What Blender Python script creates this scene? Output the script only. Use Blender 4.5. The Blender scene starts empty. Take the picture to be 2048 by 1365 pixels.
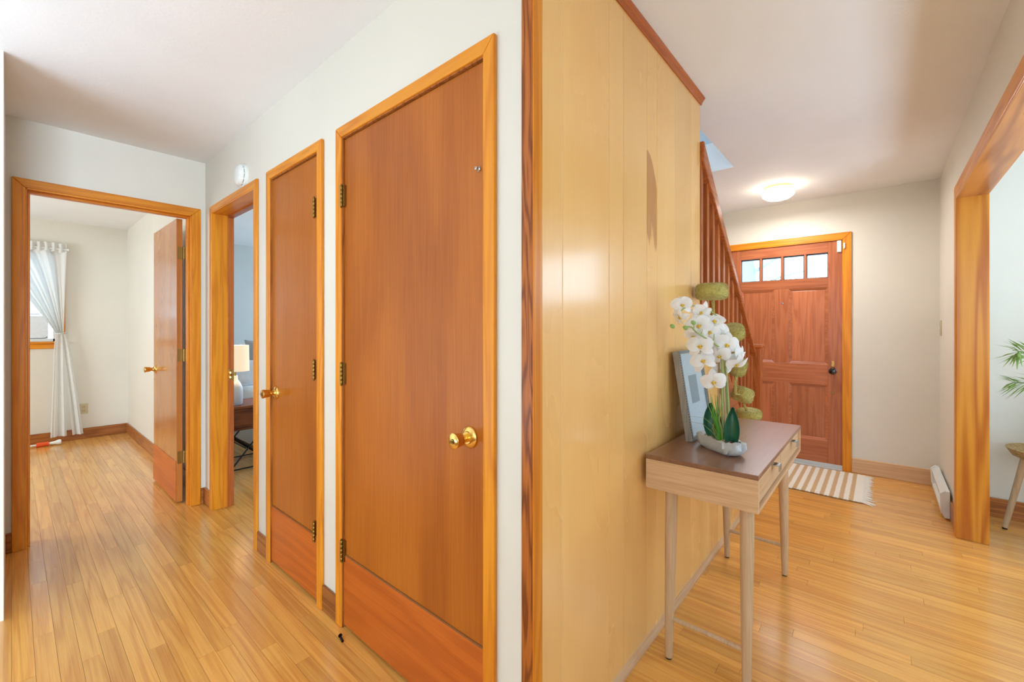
import bpy, bmesh, math, random
from mathutils import Vector, Matrix
random.seed(7)
PI = math.pi
scene = bpy.context.scene
COL = scene.collection

# ------------------------------------------------------------------ camera, world, exposure
F_PX, YAW, CY, CAM_H = 859.0, 0.7092, 658.0, 1.255
cam = bpy.data.cameras.new('camera')
cam.sensor_width = 36.0
cam.lens = 36.0 * F_PX / 2048
cam.shift_y = -(682.5 - CY) / 2048
cam.clip_start = 0.02
cam_o = bpy.data.objects.new('camera', cam)
cam_o.location = (0, 0, CAM_H)
cam_o.rotation_euler = (PI / 2, 0, YAW)
COL.objects.link(cam_o)
scene.camera = cam_o

vs = scene.view_settings
scene.display_settings.display_device = 'sRGB'
vs.view_transform = 'Standard'
vs.look = 'None'
vs.gamma = 1.0
vs.use_curve_mapping = False
vs.exposure = 0.42

world = bpy.data.worlds.new('sky')
scene.world = world
world.use_nodes = True
bg = world.node_tree.nodes['Background']
bg.inputs[0].default_value = (0.80, 0.91, 1.0, 1)
bg.inputs[1].default_value = 5.5

# main planes of the place (metres, camera above the origin)
YA, XL, XB, YF, XR, H = 0.912, -3.702, -0.709, 4.795, 0.357, 2.449
XW, YLV = -6.914, 4.285          # outer west wall, living room front wall


def area(name, loc, rot, sx, sy, watts, col):
    l = bpy.data.lights.new(name, 'AREA')
    l.shape = 'RECTANGLE'; l.size = sx; l.size_y = sy
    l.energy = watts; l.color = col
    o = bpy.data.objects.new(name, l)
    o.location = loc; o.rotation_euler = rot
    COL.objects.link(o)
    return o


DAY = (0.62, 0.81, 1.0)
WARM = (1.0, 0.80, 0.58)
# area lamps standing in for daylight at windows out of view
area('daylight_kitchen_south_window', (-0.15, -3.47, 1.45), (PI / 2, 0, 0), 0.9, 1.4, 21, DAY)
area('fill_kitchen_east', (5.97, -1.65, 1.45), (PI / 2, 0, PI / 2), 2.6, 1.4, 430, DAY)  # added fill lamp and window, to brighten the dark hall end
area('daylight_living_front_window', (1.95, 4.27, 1.85), (-PI / 2, 0, 0), 1.9, 0.55, 20, DAY)
area('daylight_living_side_window', (4.58, 2.2, 1.5), (PI / 2, 0, PI / 2), 2.1, 1.3, 14, DAY)
area('fill_living_south', (1.55, 0.14, 1.5), (PI / 2, 0, 0), 1.9, 1.2, 22, DAY)  # added fill lamp and window, to brighten the entry wall
area('daylight_study_side_window', (-5.4, -2.24, 1.5), (PI / 2, 0, 0), 1.4, 1.2, 46, (0.80, 0.90, 0.95))
area('daylight_bedroom_window', (-5.0, 4.23, 1.5), (-PI / 2, 0, 0), 1.5, 1.2, 44, DAY)
area('daylight_upstairs_window', (-1.26, 1.1, 4.3), (math.radians(60), 0, 0), 0.8, 0.8, 24, DAY)
# added upward fill lamps for the ceilings
area('upward_fill_kitchen', (-2.12, -1.30, 0.50), (PI, 0, 0), 1.2, 1.0, 31, DAY)
area('upward_fill_living', (1.62, 2.25, 0.40), (PI, 0, 0), 0.8, 1.3, 34, (0.54, 0.77, 1.0))

# ------------------------------------------------------------------ helpers


def lin(c):
    return tuple(((v / 255) / 12.92 if v / 255 <= 0.04045 else ((v / 255 + 0.055) / 1.055) ** 2.4) for v in c)


def rgba(c):
    return (*lin(c), 1)


def at_depth(px, py, t):
    """the place at photograph pixel px,py, t metres in front of the lens"""
    s, c = math.sin(YAW), math.cos(YAW)
    u = (px - 1024) / F_PX
    return Vector(((-s + c * u) * t, (c + s * u) * t, CAM_H - (py - CY) / F_PX * t))


class MB:
    def __init__(self):
        self.v, self.f = [], []

    def add(self, vs_, fs_):
        n = len(self.v)
        self.v += [tuple(p) for p in vs_]
        self.f += [tuple(i + n for i in q) for q in fs_]
        return self

    def box(self, x0, x1, y0, y1, z0, z1):
        x0, x1 = min(x0, x1), max(x0, x1); y0, y1 = min(y0, y1), max(y0, y1); z0, z1 = min(z0, z1), max(z0, z1)
        return self.add([(x0, y0, z0), (x1, y0, z0), (x1, y1, z0), (x0, y1, z0), (x0, y0, z1), (x1, y0, z1), (x1, y1, z1), (x0, y1, z1)],
                        [(3, 2, 1, 0), (4, 5, 6, 7), (0, 1, 5, 4), (1, 2, 6, 5), (2, 3, 7, 6), (3, 0, 4, 7)])

    def prism(self, poly, axis, a0, a1):
        """poly: 2-D points; axis X -> (y,z), Y -> (x,z), Z -> (x,y)"""
        n = len(poly)

        def P(p, a):
            return {'X': (a, p[0], p[1]), 'Y': (p[0], a, p[1]), 'Z': (p[0], p[1], a)}[axis]
        vv = [P(p, a0) for p in poly] + [P(p, a1) for p in poly]
        ff = [tuple(range(n))[::-1], tuple(range(n, 2 * n))] + [(i, (i + 1) % n, n + (i + 1) % n, n + i) for i in range(n)]
        return self.add(vv, ff)

    def tube(self, pts, r, n=8, cap=True):
        pts = [Vector(p) for p in pts]
        rs = r if isinstance(r, (list, tuple)) else [r] * len(pts)
        rings, vv = [], []
        up = None
        for i, p in enumerate(pts):
            d = (pts[min(i + 1, len(pts) - 1)] - pts[max(i - 1, 0)])
            d = d.normalized() if d.length > 1e-9 else Vector((0, 0, 1))
            if up is None:
                up = d.orthogonal().normalized()
            up = (up - d * up.dot(d))
            up = up.normalized() if up.length > 1e-6 else d.orthogonal().normalized()
            b = d.cross(up)
            rings.append(len(vv))
            for k in range(n):
                a = 2 * PI * k / n
                vv.append(p + (up * math.cos(a) + b * math.sin(a)) * rs[i])
        ff = []
        for i in range(len(pts) - 1):
            for k in range(n):
                ff.append((i * n + k, i * n + (k + 1) % n, (i + 1) * n + (k + 1) % n, (i + 1) * n + k))
        if cap:
            ff.append(tuple(range(n))[::-1]); ff.append(tuple((len(pts) - 1) * n + k for k in range(n)))
        return self.add(vv, ff)

    def lathe(self, prof, origin, d=(0, 0, 1), n=24):
        """prof: (radius, distance along d)"""
        o, d = Vector(origin), Vector(d).normalized()
        u = d.orthogonal().normalized(); w = d.cross(u)
        vv = [o + d * h + (u * math.cos(2 * PI * k / n) + w * math.sin(2 * PI * k / n)) * r for r, h in prof for k in range(n)]
        ff = [(i * n + k, i * n + (k + 1) % n, (i + 1) * n + (k + 1) % n, (i + 1) * n + k) for i in range(len(prof) - 1) for k in range(n)]
        ff.append(tuple(range(n))[::-1]); ff.append(tuple((len(prof) - 1) * n + k for k in range(n)))
        return self.add(vv, ff)

    def grid(self, fn, nu, nv, closed_u=False):
        vv = [fn(i / nu, j / nv) for j in range(nv + 1) for i in range(nu + (0 if closed_u else 1))]
        m = nu if closed_u else nu + 1
        ff = []
        for j in range(nv):
            for i in range(nu):
                a = j * m + i; b = j * m + (i + 1) % m
                ff.append((a, b, b + m, a + m))
        return self.add(vv, ff)

    def mesh(self, name, mat, smooth=False):
        me = bpy.data.meshes.new(name)
        me.from_pydata(self.v, [], self.f)
        bm = bmesh.new(); bm.from_mesh(me)
        bmesh.ops.recalc_face_normals(bm, faces=bm.faces)
        bm.to_mesh(me); bm.free()
        if smooth:
            for p in me.polygons:
                p.use_smooth = True
        if mat:
            me.materials.append(mat)
        return me

    def build(self, name, mat, parent=None, smooth=False, bevel=0, seg=2, loc=None, solid=0, sub=0):
        o = bpy.data.objects.new(name, self.mesh(name, mat, smooth))
        COL.objects.link(o)
        if loc is not None:
            o.location = loc
        if parent is not None:
            join(o, parent)
        if solid:
            m = o.modifiers.new('solid', 'SOLIDIFY'); m.thickness = solid; m.offset = 0
        if sub:
            m = o.modifiers.new('sub', 'SUBSURF'); m.levels = sub; m.render_levels = sub
        if bevel:
            m = o.modifiers.new('bevel', 'BEVEL'); m.width = bevel; m.segments = seg; m.limit_method = 'ANGLE'; m.angle_limit = math.radians(40)
        if smooth and not sub:
            m = o.modifiers.new('edge', 'EDGE_SPLIT'); m.split_angle = math.radians(50)
        return o


def wloc(o):
    m = o.matrix_parent_inverse.copy()
    t = m @ o.location
    return t if o.parent is None else wloc(o.parent) + t


def join(o, parent):
    o.parent = parent
    o.matrix_parent_inverse = Matrix.Translation(-wloc(parent))


def tag(o, label, cat, group=None, kind=None):
    o['label'] = label; o['category'] = cat
    if group: o['group'] = group
    if kind: o['kind'] = kind
    return o


def thing(name, loc, label, cat, group=None, kind=None):
    o = bpy.data.objects.new(name, None)
    o.empty_display_size = 0.1
    o.location = loc
    COL.objects.link(o)
    return tag(o, label, cat, group, kind)


def B(*a):
    return MB().box(*a)


# ------------------------------------------------------------------ materials


class NT:
    def __init__(self, name):
        self.m = bpy.data.materials.new(name); self.m.use_nodes = True
        self.t = self.m.node_tree
        self.bsdf = self.t.nodes['Principled BSDF']

    def n(self, typ, **kw):
        nd = self.t.nodes.new(typ)
        for k, v in kw.items():
            if isinstance(k, str) and hasattr(nd, k):
                setattr(nd, k, v)
        return nd

    def l(self, a, b):
        self.t.links.new(a, b)

    def math(self, op, a, b=None, clamp=False):
        nd = self.n('ShaderNodeMath', operation=op, use_clamp=clamp)
        for i, x in enumerate((a, b)):
            if x is None: continue
            if isinstance(x, (int, float)): nd.inputs[i].default_value = x
            else: self.l(x, nd.inputs[i])
        return nd.outputs[0]

    def mix(self, fac, a, b, blend='MIX'):
        nd = self.n('ShaderNodeMix', data_type='RGBA', blend_type=blend)
        for i, x in ((0, fac), (6, a), (7, b)):
            if isinstance(x, (int, float)): nd.inputs[i].default_value = x
            elif isinstance(x, tuple): nd.inputs[i].default_value = x
            else: self.l(x, nd.inputs[i])
        return nd.outputs[2]

    def mapped(self, vec, scale, loc=(0, 0, 0)):
        nd = self.n('ShaderNodeMapping')
        nd.inputs['Scale'].default_value = scale; nd.inputs['Location'].default_value = loc
        self.l(vec, nd.inputs[0])
        return nd.outputs[0]

    def noise(self, vec, scale, detail=2, rough=0.5, dist=0):
        nd = self.n('ShaderNodeTexNoise')
        self.l(vec, nd.inputs['Vector'])
        nd.inputs['Scale'].default_value = scale; nd.inputs['Detail'].default_value = detail
        nd.inputs['Roughness'].default_value = rough; nd.inputs['Distortion'].default_value = dist
        return nd.outputs[0]

    def ramp(self, x, a, b):
        nd = self.n('ShaderNodeMapRange'); nd.clamp = True
        self.l(x, nd.inputs[0]); nd.inputs[1].default_value = a; nd.inputs[2].default_value = b
        return nd.outputs[0]

    def bump(self, h, strength, dist=0.001):
        nd = self.n('ShaderNodeBump'); nd.inputs['Strength'].default_value = strength; nd.inputs['Distance'].default_value = dist
        self.l(h, nd.inputs['Height']); self.l(nd.outputs[0], self.bsdf.inputs['Normal'])

    def rand_pos(self, local=False):
        oi = self.n('ShaderNodeObjectInfo')
        g = self.n('ShaderNodeNewGeometry')
        r = self.math('FRACT', self.math('ADD', oi.outputs['Random'], g.outputs['Random Per Island']))
        cb = self.n('ShaderNodeCombineXYZ')
        for i, k in enumerate((37.0, 53.0, 71.0)):
            self.l(self.math('MULTIPLY', r, k), cb.inputs[i])
        v = self.n('ShaderNodeVectorMath', operation='ADD')
        if local:
            tc = self.n('ShaderNodeTexCoord'); self.l(tc.outputs['Object'], v.inputs[0])
        else:
            self.l(g.outputs['Position'], v.inputs[0])
        self.l(cb.outputs[0], v.inputs[1])
        return v.outputs[0], r


def wood(name, light, dark, axis='Z', ring=9.0, ring_amt=0.5, fiber=0.35, rough=0.32, perp=7.0, along=0.55, mott=0.25, coat=0.1, vary=0.15, local=False, sharp=1.5):
    N = NT(name)
    pos, r = N.rand_pos(local)
    k = 'XYZ'.index(axis)

    def sc(p, a):
        s = [p, p, p]; s[k] = a
        return tuple(s)
    n1 = N.noise(N.mapped(pos, sc(perp, along)), 1.0, 2.0, 0.45, 0.3)
    rings = N.math('SINE', N.math('MULTIPLY', n1, ring * 6.28))
    rings = N.math('POWER', N.math('ADD', N.math('MULTIPLY', rings, 0.5), 0.5), sharp)
    fib = N.ramp(N.noise(N.mapped(pos, sc(220.0, 4.0)), 1.0, 3.0, 0.6), 0.35, 0.7)
    big = N.noise(N.mapped(pos, sc(2.6, 0.9)), 1.0, 3.0, 0.55)
    fac = N.math('ADD', N.math('MULTIPLY', rings, ring_amt), N.math('MULTIPLY', fib, fiber))
    fac = N.math('ADD', fac, N.math('MULTIPLY', N.ramp(big, 0.35, 0.68), mott), clamp=True)
    col = N.mix(fac, rgba(light), rgba(dark))
    br = N.math('ADD', N.math('MULTIPLY', r, 2 * vary), 1 - vary)
    cb = N.n('ShaderNodeCombineColor')
    for i in range(3): N.l(br, cb.inputs[i])
    col = N.mix(1.0, col, cb.outputs[0], 'MULTIPLY')
    N.l(col, N.bsdf.inputs['Base Color'])
    rr = N.math('ADD', N.math('MULTIPLY', big, 0.18), rough - 0.09)
    N.l(rr, N.bsdf.inputs['Roughness'])
    N.bsdf.inputs['Specular IOR Level'].default_value = 0.26
    N.bsdf.inputs['Coat Weight'].default_value = coat
    N.bsdf.inputs['Coat Roughness'].default_value = max(0.05, rough - 0.12)
    N.bump(fib, 0.12, 0.0006)
    return N.m


def plain(name, c, rough=0.5, metal=0.0, coat=0.0, bump=None, sheen=0.0, emit=None, spec=0.5):
    N = NT(name)
    b = N.bsdf
    b.inputs['Base Color'].default_value = rgba(c)
    b.inputs['Roughness'].default_value = rough; b.inputs['Metallic'].default_value = metal
    b.inputs['Coat Weight'].default_value = coat; b.inputs['Specular IOR Level'].default_value = spec
    if sheen: b.inputs['Sheen Weight'].default_value = sheen
    if emit:
        b.inputs['Emission Color'].default_value = rgba(c); b.inputs['Emission Strength'].default_value = emit
    if bump or True:
        s, st = bump if bump else (60.0, 0.03)
        g = N.n('ShaderNodeNewGeometry')
        nz = N.noise(g.outputs['Position'], s, 3)
        if bump: N.bump(nz, st, 0.002)
        c1 = N.mix(N.ramp(nz, 0.3, 0.7), rgba(tuple(v * 0.965 for v in c)), rgba(c))
        N.l(c1, b.inputs['Base Color'])
    return N.m


def paint(name, c, rough=0.55, bump=0.08, scale=90, spec=0.4):
    N = NT(name)
    g = N.n('ShaderNodeNewGeometry')
    big = N.noise(g.outputs['Position'], 1.7, 3)
    col = N.mix(N.ramp(big, 0.3, 0.7), rgba(tuple(v * 0.975 for v in c)), rgba(c))
    N.l(col, N.bsdf.inputs['Base Color'])
    N.bsdf.inputs['Roughness'].default_value = rough
    N.bsdf.inputs['Specular IOR Level'].default_value = spec
    N.bump(N.noise(g.outputs['Position'], scale, 3), bump, 0.003)
    return N.m


def glass(name, tint=(0.9, 0.96, 1.0), ripple=0.0):
    N = NT(name)
    tr = N.n('ShaderNodeBsdfTransparent'); tr.inputs[0].default_value = (*tint, 1)
    gl = N.n('ShaderNodeBsdfGlossy'); gl.inputs['Roughness'].default_value = 0.05
    lw = N.n('ShaderNodeLayerWeight'); lw.inputs[0].default_value = 0.5
    fr = N.n('ShaderNodeMath', operation='MULTIPLY_ADD')
    N.l(N.math('POWER', lw.outputs['Facing'], 4.0), fr.inputs[0]); fr.inputs[1].default_value = 0.55; fr.inputs[2].default_value = 0.03
    mx = N.n('ShaderNodeMixShader')
    N.l(fr.outputs[0], mx.inputs[0]); N.l(tr.outputs[0], mx.inputs[1]); N.l(gl.outputs[0], mx.inputs[2])
    N.l(mx.outputs[0], N.t.nodes['Material Output'].inputs['Surface'])
    return N.m


M = {}
M['wall'] = paint('cream_wall_paint', (231, 225, 212), 0.5)
M['wall_blue'] = paint('pale_blue_wall_paint', (205, 218, 226), 0.6)
M['wall_bed'] = paint('grey_blue_wall_paint', (206, 208, 204), 0.6)
M['ceiling'] = paint('ceiling_paint', (250, 250, 250), 0.75, 0.25, 70)
for ax in 'XYZ':
    M['case' + ax] = wood('honey_fir_' + ax, (236, 154, 40), (198, 106, 20), ax, ring=6, ring_amt=0.45, fiber=0.25, rough=0.36, perp=13, along=0.9, mott=0.15, vary=0.05)
    M['base' + ax] = wood('brown_fir_' + ax, (190, 120, 60), (140, 78, 34), ax, ring=7, ring_amt=0.6, fiber=0.3, rough=0.35, perp=16, along=1.0)
    M['stair' + ax] = wood('red_brown_fir_' + ax, (196, 112, 56), (150, 72, 32), ax, ring=8, ring_amt=0.4, fiber=0.35, rough=0.28, perp=14, along=0.7)
    M['mahog' + ax] = wood('mahogany_' + ax, (198, 120, 80), (150, 80, 48), ax, ring=8, ring_amt=0.35, fiber=0.35, rough=0.30, perp=12, along=0.6, vary=0.12)
    M['pale' + ax] = wood('pale_oak_' + ax, (228, 192, 150), (196, 152, 112), ax, ring=6, ring_amt=0.25, fiber=0.5, rough=0.42, perp=14, along=1.0, coat=0.05, vary=0.04)
M['door'] = wood('door_birch_ply', (192, 110, 30), (152, 76, 14), 'Z', ring=3.2, ring_amt=0.35, fiber=0.38, rough=0.33, perp=3.2, along=0.45, mott=0.35, vary=0.05)
M['door_far'] = wood('light_door_ply', (212, 142, 70), (176, 102, 42), 'Z', ring=3.2, ring_amt=0.3, fiber=0.35, rough=0.27, perp=3.2, along=0.45, mott=0.25, vary=0.05, coat=0.5)
M['kick'] = wood('kick_panel_ply', (212, 110, 36), (178, 84, 22), 'X', ring=5, ring_amt=0.45, fiber=0.35, rough=0.34, perp=9, along=0.6, vary=0.05)
M['panel'] = wood('birch_panel', (249, 202, 128), (234, 172, 92), 'Z', ring=1.5, ring_amt=0.13, fiber=0.16, rough=0.26, perp=3.0, along=0.4, mott=0.4, coat=0.5, vary=0.05)
M['groove'] = plain('groove_highlight', (246, 214, 160), 0.4)  # pale tan paints the bright glint of the board edges into the grooves
M['floor'] = wood('oak_strip', (240, 182, 94), (208, 138, 60), 'X', ring=6, ring_amt=0.42, fiber=0.4, rough=0.30, perp=14, along=0.7, mott=0.25, vary=0.12, coat=0.9)
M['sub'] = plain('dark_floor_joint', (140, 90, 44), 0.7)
M['tabletop'] = wood('walnut_top', (150, 104, 72), (112, 72, 48), 'Y', ring=5, ring_amt=0.3, fiber=0.35, rough=0.40, perp=10, along=0.8, coat=1.0, vary=0.02)
M['nightwood'] = wood('dark_acacia', (140, 78, 40), (86, 42, 20), 'Y', ring=6, ring_amt=0.6, fiber=0.3, rough=0.35, perp=9, along=1.2)
M['tan_leg'] = wood('whitewashed_leg', (212, 182, 146), (180, 146, 110), 'Z', ring=6, ring_amt=0.2, fiber=0.5, rough=0.5, perp=20, along=1.5, coat=0)
M['brass'] = plain('polished_brass', (234, 194, 110), 0.16, 1.0)
M['old_brass'] = plain('aged_brass', (150, 122, 66), 0.35, 1.0, bump=(180, 0.1))
M['steel'] = plain('brushed_steel', (190, 200, 206), 0.25, 1.0)
M['alu'] = plain('aluminium_sill', (214, 216, 214), 0.35, 0.6)
M['black'] = plain('black_metal', (22, 22, 24), 0.35, 0.6)
M['black_knob'] = plain('black_enamel', (16, 18, 20), 0.12, 0.0, 0.6)
M['white_plastic'] = plain('white_plastic', (240, 240, 234), 0.4)
M['beige_plastic'] = plain('beige_plastic', (206, 190, 150), 0.45)
M['white_metal'] = plain('white_enamel', (232, 236, 234), 0.35)
M['dark_slot'] = plain('dark_slot', (70, 74, 78), 0.6)
M['glass'] = glass('window_glass')
M['dimmed'] = glass('dimmed_window_glass', (0.50, 0.55, 0.58))  # grey tint added to dim the study window; no screen is built
M['bark'] = plain('tree_bark', (120, 136, 146), 0.9, bump=(30, 0.4))

# ------------------------------------------------------------------ the setting: floor


def project(x, y, z):
    s, c = math.sin(YAW), math.cos(YAW)
    t = -s * x + c * y
    u = c * x + s * y
    if t < 0.15: return None
    return 1024 + F_PX * u / t, CY - F_PX * (z - CAM_H) / t


floor = B(-7.1, 6.3, -3.7, 5.2, -0.12, -0.014).build('floor', M['sub'])
tag(floor, 'honey oak strip floor running through the hallway and rooms', 'floor', kind='structure')
PW = 0.0575
planks = []
j = -14
while j * PW < 4.80:
    y0, y1 = j * PW, (j + 1) * PW
    yc = (y0 + y1) / 2
    spans = []
    if yc < 0.90:
        spans.append((XW + 0.005, 1.6) if yc > -0.45 else (-3.6, 1.6))
    else:
        if yc < 2.2: spans.append((-6.2, -2.62))
        spans.append((-1.68 if yc > 3.5 else XB - 0.02, 2.6 if yc < YLV else XR))
    for xa, xb in spans:
        x = xa - random.uniform(0, 0.9)
        while x < xb:
            ln = random.uniform(0.55, 1.7)
            a, b = max(x, xa), min(x + ln, xb)
            if b - a > 0.02:
                planks.append((a, b, y0, y1))
            x += ln
    j += 1


def seen(p):
    a, b, y0, y1 = p
    best = 0
    pts = []
    for x in (a, (a + b) / 2, b):
        for y in (y0, y1):
            q = project(x, y, 0)
            if q: pts.append((min(max(q[0], -200), 2250), min(max(q[1], 600), 1500)))
    if len(pts) < 3: return 0
    w = (max(q[0] for q in pts) - min(q[0] for q in pts)); h_ = (max(q[1] for q in pts) - min(q[1] for q in pts))
    inside = any(-50 < q[0] < 2100 and q[1] < 1440 for q in pts)
    return w * h_ if inside else 0


planks.sort(key=seen, reverse=True)
unit = B(0, 1, 0, 1, -1, 0).mesh('plank', M['floor'])
G = 0.0004
for a, b, y0, y1 in planks[:295]:
    o = bpy.data.objects.new('plank', unit)
    o.location = (a + G, y0 + G, random.uniform(-0.0004, 0.0))
    o.scale = (b - a - 2 * G, y1 - y0 - 2 * G, 0.0135)
    COL.objects.link(o); o.parent = floor
mb = MB()
for a, b, y0, y1 in planks[295:]:
    mb.box(a + G, b - G, y0 + G, y1 - G, -0.0135, random.uniform(-0.0004, 0))
mb.build('plank_rows', M['floor'], floor)['kind'] = 'stuff'

# ------------------------------------------------------------------ ceiling and walls
SX0, SX1, SY0, SY1 = -1.70, -0.82, 0.95, 3.47       # stairwell opening
mb = MB()
T = H + 0.22
mb.box(-7.1, SX0, -3.7, 5.0, H, T).box(SX1, 6.3, -3.7, 5.0, H, T).box(SX0, SX1, -3.7, SY0, H, T).box(SX0, SX1, SY1, 5.0, H, T)
tag(mb.build('ceiling', M['ceiling']), 'white textured hallway ceiling with a cut-out over the stairs', 'ceiling', kind='structure')


def wall(name, mb, mat, label):
    return tag(mb.build(name, mat), label, 'wall', kind='structure')


DH = 2.058            # clear height of the door openings
WT = 0.118
# wall with the two closet doors and the bedroom doorway
D1 = (-1.716, -0.884); D2 = (-2.484, -1.936); D3 = (-3.505, -2.716)
mb = MB()
xs = [XL - 0.118] + [v for d in (D3, D2, D1) for v in d] + [XB - 0.004]
for i in range(0, len(xs), 2):
    mb.box(xs[i], xs[i + 1], YA, YA + WT, 0, H)
for d in (D1, D2, D3):
    mb.box(d[0], d[1], YA, YA + WT, DH, H)
wall('wall_closets', mb, M['wall'], 'cream painted hallway wall holding two wooden closet doors')
# end wall with the study doorway
DL = (0.052, 0.830)
mb = MB().box(XL - 0.118, XL, -0.15, DL[0], 0, H).box(XL - 0.118, XL, DL[1], YA, 0, H).box(XL - 0.118, XL, DL[0], DL[1], DH, H)
wall('wall_hall_end', mb, M['wall'], 'cream wall at the far left end of the hallway around the open doorway')
wall('wall_hall_south', B(XL, -2.86, -0.14, -0.022, 0, H), M['wall'], 'sliver of white wall at the left edge of the hallway')
# study beyond the doorway
WY0, WY1, WZ0, WZ1 = -0.52, 0.335, 1.115, 2.09
mb = MB().box(XW - 0.14, XW, -2.3, WY0, 0, H).box(XW - 0.14, XW, WY1, YA + 0.02, 0, H).box(XW - 0.14, XW, WY0, WY1, 0, WZ0).box(XW - 0.14, XW, WY0, WY1, WZ1, H)
wall('wall_study_window', mb, M['wall'], 'cream wall with the curtained window seen through the left doorway')
wall('wall_study_right', B(XW - 0.1, XL - 0.118, YA + 0.004, YA + WT, 0, H), M['wall'], 'white wall behind the open door of the left room')
mb = MB().box(XW - 0.1, -6.1, -2.38, -2.26, 0, H).box(-4.7, XL, -2.38, -2.26, 0, H).box(-6.1, -4.7, -2.38, -2.26, 0, 0.9).box(-6.1, -4.7, -2.38, -2.26, 2.1, H)
wall('wall_study_south', mb, M['wall'], 'cream side wall of the left room, out of view to the left')
wall('wall_study_east', B(XL - 0.118, XL, -2.3, -0.15, 0, H), M['wall'], 'cream partition between the left room and the kitchen')
# bedroom
wall('wall_bedroom_west', B(XW - 0.14, XW, YA + 0.02, 4.4, 0, H), M['wall_bed'], 'grey blue bedroom wall behind the bedside lamp')
wall('wall_bedroom_east', B(-2.62, -2.53, YA + WT, 4.3, 0, H), M['wall_bed'], 'grey blue side wall of the bedroom beside the closets')
mb = MB().box(XW, -5.75, 4.25, 4.4, 0, H).box(-4.25, -2.53, 4.25, 4.4, 0, H).box(-5.75, -4.25, 4.25, 4.4, 0, 0.9).box(-5.75, -4.25, 4.25, 4.4, 2.1, H)
wall('wall_bedroom_north', mb, M['wall_bed'], 'grey blue bedroom wall with the window, out of view')
# entry
FD = (-1.170, -0.250)
mb = MB().box(-1.82, FD[0], YF, YF + 0.14, 0, H).box(FD[1], XR + 0.11, YF, YF + 0.14, 0, H).box(FD[0], FD[1], YF, YF + 0.14, 2.050, H)
wall('wall_entry', mb, M['wall'], 'cream entry wall around the panelled front door')
wall('wall_stair_side', B(-1.82, SX0, YA + WT, YF, 0, 4.7), M['wall'], 'cream wall along the far side of the staircase')
mb = MB().box(SX1, SX1 + 0.10, SY0 - 0.1, SY1 + 0.1, T, 4.7).box(SX0, SX1, SY1, SY1 + 0.1, T, 4.7).box(SX0, SX1, SY0 - 0.1, SY0, T, 4.7).box(SX0 - 0.1, SX1 + 0.1, SY0 - 0.1, SY1 + 0.1, 4.7, 4.8)
wall('wall_stairwell_upper', mb, M['wall_blue'], 'pale blue upper stairwell walls above the hallway ceiling')
# wall with the wide cased opening into the living room
OY0, OY1, OZ = 0.95, 3.705, 2.055
mb = MB().box(XR, XR + 0.11, OY1, YF, 0, H).box(XR, XR + 0.11, 0.12, OY0, 0, H).box(XR, XR + 0.11, OY0, OY1, OZ, H)
wall('wall_opening', mb, M['wall'], 'cream right-hand wall with the wide wood-cased opening')
mb = MB().box(XR + 0.11, 1.0, YLV, YLV + 0.14, 0, H).box(2.9, 4.8, YLV, YLV + 0.14, 0, H).box(1.0, 2.9, YLV, YLV + 0.14, 0, 1.57).box(1.0, 2.9, YLV, YLV + 0.14, 2.13, H)
wall('wall_living_front', mb, M['wall'], 'cream living room wall behind the small side table')
mb = MB().box(4.6, 4.75, 0.1, 1.1, 0, H).box(4.6, 4.75, 3.3, 4.4, 0, H).box(4.6, 4.75, 1.1, 3.3, 0, 0.8).box(4.6, 4.75, 1.1, 3.3, 2.2, H)
wall('wall_living_side', mb, M['wall'], 'cream living room side wall with a window, out of view')
wall('wall_living_south', MB().box(XR, 0.6, 0.0, 0.12, 0, H).box(2.5, 6.1, 0.0, 0.12, 0, H).box(0.6, 2.5, 0.0, 0.12, 0, 0.9).box(0.6, 2.5, 0.0, 0.12, 2.1, H), M['wall'], 'cream living room back wall, out of view')
# long kitchen and dining room behind the camera
mb = MB().box(-3.0, -0.65, -3.62, -3.50, 0, H).box(0.35, 6.2, -3.62, -3.50, 0, H).box(-0.65, 0.35, -3.62, -3.50, 0, 0.7).box(-0.65, 0.35, -3.62, -3.50, 2.2, H)
wall('wall_kitchen_south', mb, M['wall'], 'cream kitchen wall with a window behind the camera')
mb = MB().box(6.0, 6.14, -3.5, -3.0, 0, H).box(6.0, 6.14, -0.3, 0.1, 0, H).box(6.0, 6.14, -3.0, -0.3, 0, 0.7).box(6.0, 6.14, -3.0, -0.3, 2.2, H)
wall('wall_kitchen_east', mb, M['wall'], 'cream kitchen wall with an added window far to the right of the camera')
wall('wall_kitchen_west', B(-3.0, -2.86, -3.5, -0.14, 0, H), M['wall'], 'cream kitchen side wall behind the camera')

# windows out of view, each closed by an added opaque sheet that keeps the sky out
BL = plain('white_sky_blocker', (240, 242, 244), 0.8)


def blocked_window(name, label, x0, x1, y0, y1, z0, z1):
    t = thing(name, ((x0 + x1) / 2, (y0 + y1) / 2, z0), label, 'window', kind='structure')
    B(x0, x1, y0, y1, z0, z1).build('sky_blocker', BL, t)
    n = 0.035
    if x1 - x0 > y1 - y0:
        for a, b, c, d in ((x0, x0 + n, z0, z1), (x1 - n, x1, z0, z1), (x0, x1, z0, z0 + n), (x0, x1, z1 - n, z1)):
            B(a, b, y0 - 0.02, y1 + 0.02, c, d).build('window_frame', M['wall'], t)
    else:
        for a, b, c, d in ((y0, y0 + n, z0, z1), (y1 - n, y1, z0, z1), (y0, y1, z0, z0 + n), (y0, y1, z1 - n, z1)):
            B(x0 - 0.02, x1 + 0.02, a, b, c, d).build('window_frame', M['wall'], t)


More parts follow.
